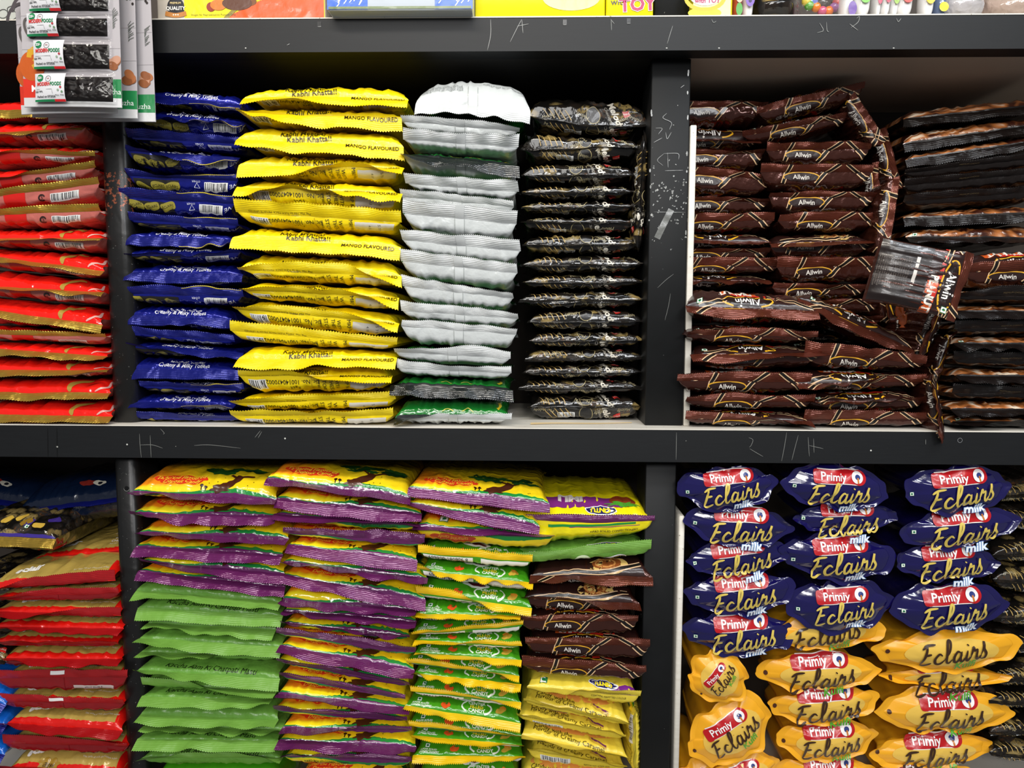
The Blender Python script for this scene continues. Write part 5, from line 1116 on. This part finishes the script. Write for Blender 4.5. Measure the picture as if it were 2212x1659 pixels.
# ---------------------------------------------------------------- cards of raisin packets hanging in front
card_m = material('printed_card', lin('aaa5a8'), .45)
def card(px0, px1, pyb, Y, label, tilt, packets, seed):
    rg = random.Random(seed); c0, c1 = at(px0, pyb, Y), at(px1, pyb, Y); w = c1[0]-c0[0]; hgt = .30
    a = math.radians(tilt); ex = (math.cos(a), 0, math.sin(a)); ez = (-math.sin(a), 0, math.cos(a))
    e = empty('hanging_packet_card', (float((c0[0]+c1[0])/2), Y, float(c0[2])), label, 'packet card', 'cards of raisin packets'); org = np.array(e.location)
    b = MB(); o = np.array([c0[0], Y, c0[2]])
    nx, nz = 16, 30
    def P(x, z, off):
        k = np.clip(1-z/.06, 0, 1)**2*.004
        return o+np.asarray(x)[..., None]*np.array(ex)+np.asarray(z)[..., None]*np.array(ez)+(np.asarray(off)-k*np.sin(x/w*3.1))[..., None]*np.array([0, 1, 0])
    X, Z = np.meshgrid(np.linspace(0, w, nx), np.linspace(0, hgt, nz))
    b.grid(P(X, Z, 0*X), card_m, np.stack([X, Z], -1)); b.grid(P(X, Z, 0*X+.0006), card_m, np.stack([X, Z], -1), flip=True)
    class CF:
        ydir = 1; mb = b
        def map(s, xy, off): return P(xy[:, 0], xy[:, 1], np.full(len(xy), -off))
    f = CF()
    rect(f, w/2, .006, w*.998, .011, 'c4c4c4', nx=10, ny=2)
    rect(f, w*.25, .023, w*.5, .023, 'c8301e', nx=6, ny=3); rect(f, w*.75, .023, w*.5, .023, '1a7a42', nx=6, ny=3)
    txt(f, 'Modern', .028, .022, .011, 'f0eae6', bold=.02); txt(f, 'Foods Thodupuzha', w*.70, .019, .0095, 'e4ece4', lay=2)
    blob(f, w*.10, .050, .016, .018, 'b8541c', lay=0); 
    for i in range(7): ribbon(f, [(w*.02+rg.uniform(0, .02), .048+i*.003), (w*.06+rg.uniform(0, .02), .052+i*.0035)], .006, 'c9982a', lay=1)
    ring(f, w*.05, .115, .016, .02, .004, '4a4446', rot=-20, a0=-60, a1=200); ring(f, w*.09, .095, .006, .012, .003, '55504e', rot=20)
    for i in range(5): blob(f, w*.93+rg.uniform(-.004, .004), .046+rg.uniform(0, .012), .007, .005, rg.choice(('8a5230', 'a8673e', 'b98a72')), rot=rg.uniform(-40, 40), lay=1)
    for i in range(26): blob(f, w*.955+rg.uniform(-.008, .006), .165+rg.uniform(-.025, .06), .0016, .0017, '2a2422', n=9, rings=1)
    for i in range(12): ribbon(f, [(w*.93, .095+i*.0018), (w*.93+rg.uniform(.002, .008), .098+i*.002)], .0006, '5a605a')
    for i in range(5): ribbon(f, [(0, .07+i*.04), (w, .072+i*.04)], .0004, 'b3adb0', smooth=False)
    b.build('card', org, e)
    for (x0, x1, z0, z1) in packets:
        pk = MB(); n, m_ = 40, 26
        X, Z = np.meshgrid(np.linspace(x0, x1, n), np.linspace(z0, z1, m_)); s, t = (X-x0)/(x1-x0), (Z-z0)/(z1-z0)
        puff = (np.sin(s*math.pi)*np.sin(t*math.pi)); puff = np.maximum(puff, 0)**.5*.007
        pk.grid(P(X, Z, -.0035-puff), clear, np.stack([X, Z], -1))
        class PF:
            ydir = 1; mb = None
            def map(s_, xy, off):
                q = np.maximum(np.sin(np.clip((xy[:, 0]-x0)/(x1-x0), 0, 1)*math.pi)*np.sin(np.clip((xy[:, 1]-z0)/(z1-z0), 0, 1)*math.pi), 0)**.5*.007
                return P(xy[:, 0], xy[:, 1], -.0037-q-off)
        pk_o = pk.build('packet', org, e)
        rs = MB(); q = random.Random(seed+int(z0*1e4)); n2, m2 = 70, 34
        X, Z = np.meshgrid(np.linspace(x0+(x1-x0)*.06, x1-(x1-x0)*.05, n2), np.linspace(z0+.003, z1-.005, m2))
        cen = np.array([(q.uniform(X.min(), X.max()), q.uniform(Z.min(), Z.max())) for _ in range(110)])
        dd = np.sqrt(((X[..., None]-cen[:, 0])**2+1.6*(Z[..., None]-cen[:, 1])**2)).min(-1)
        edge = np.clip(np.minimum(np.minimum(X-X.min(), X.max()-X), np.minimum(Z-Z.min(), Z.max()-Z))/.004, 0, 1)
        rs.grid(P(X, Z, -.0008-edge*(.0042*np.clip(1-(dd/.0055)**2, 0, 1)+.001)), material('raisins', lin('15100f'), .55, crinkle=1.6, spec=.25))
        r_o = rs.build('raisins', org, pk_o); r_o.location = (0, 0, 0); r_o['kind'] = 'stuff'
        lb = MB(); g = PF(); g.mb = lb; lw, lh = .041, min(z1-z0, .036)-.002; lx, lz = x0+lw/2-.001, z0+lh/2+.001
        white = material('paper_label', lin('cfcfd2'), .5)
        rect(g, lx, lz, lw, lh, '', nx=8, ny=6, mat=white, lay=0)
        rect(g, lx-lw*.17, lz-lh*.47, lw*.66, .0026, '1d7a4a', lay=2, nx=5, ny=1); rect(g, lx+lw*.33, lz-lh*.47, lw*.34, .0026, 'd8262a', lay=2, nx=3, ny=1)
        blob(g, lx-lw*.30, lz+lh*.33, .0045, .0045, '1d7a4a', lay=2, n=18, rings=1); txt(g, '22/-', lx-lw*.30, lz+lh*.33, .0042, 'f4f4f4', bold=.03, lay=5)
        ring(g, lx-lw*.03, lz+lh*.30, .0035, .0035, .0005, '4a4a4a'); txt(g, 'MF', lx-lw*.03, lz+lh*.30, .003, '8a2a2a', lay=4); txt(g, 'HYDERABAD', lx+lw*.28, lz+lh*.36, .0024, '3a3a3a', lay=3) if False else None
        txt(g, 'MODERN', lx-lw*.17, lz+lh*.10, .0062, 'c8302c', bold=.035, lay=3, sx=.72); txt(g, 'FOODS', lx+lw*.22, lz+lh*.10, .0062, '1d7a4a', bold=.035, lay=3, sx=.72)
        ribbon(g, [(lx-lw*.42, lz-lh*.08), (lx+lw*.10, lz-lh*.08), (lx+lw*.12, lz-lh*.24)], .0004, '6a6a6a', lay=3, smooth=False); txt(g, 'Net Wt.', lx-lw*.34, lz-lh*.16, .0034, '2a2a2a', bold=.02, lay=3)
        txt(g, 'Packed on 07/2026', lx-lw*.10, lz-lh*.34, .0036, '2a2a2a', bold=.02, lay=3, sx=.9); txt(g, 'Mob: 7994', lx+lw*.34, lz-lh*.30, .0026, '2a2a2a', lay=3)
        for dx, dz, c in ((.38, -.02, 'a8303a'), (.30, -.12, '8aa08a'), (.42, -.18, '6a8a6a')): blob(g, lx+lw*dx, lz+lh*dz, .0014, .0014, c, lay=3, n=9, rings=1)
        l_o = lb.build('paper_label', org, pk_o)
        for q_ in (l_o,): q_.location = (0, 0, 0)
    return e
M = mpp(-.06)
FP = [(.019, .118, .004, .042), (.018, .114, .044, .081), (.011, .113, .083, .112), (.015, .115, .113, .141), (.014, .113, .142, .18)]
card(105, 337, 266, -.030, 'rearmost card of raisin packets, its green corner lowest', 0.4, [(.02, .118, .014, .058), (.02, .118, .060, .104), (.02, .118, .106, .150), (.02, .118, .152, .196)], 31)
card(70, 298, 254, -.042, 'third card of raisin packets from the front', -0.8, [(.02, .116, .014, .058), (.02, .116, .060, .104), (.02, .116, .106, .150), (.02, .116, .152, .196)], 32)
card(47, 254, 248, -.054, 'second card of raisin packets, mostly hidden behind the front one', 0.6, [], 33)
card(53, 264, 232, -.066, 'front card with a column of labelled raisin packets on it', -0.6, FP, 34)
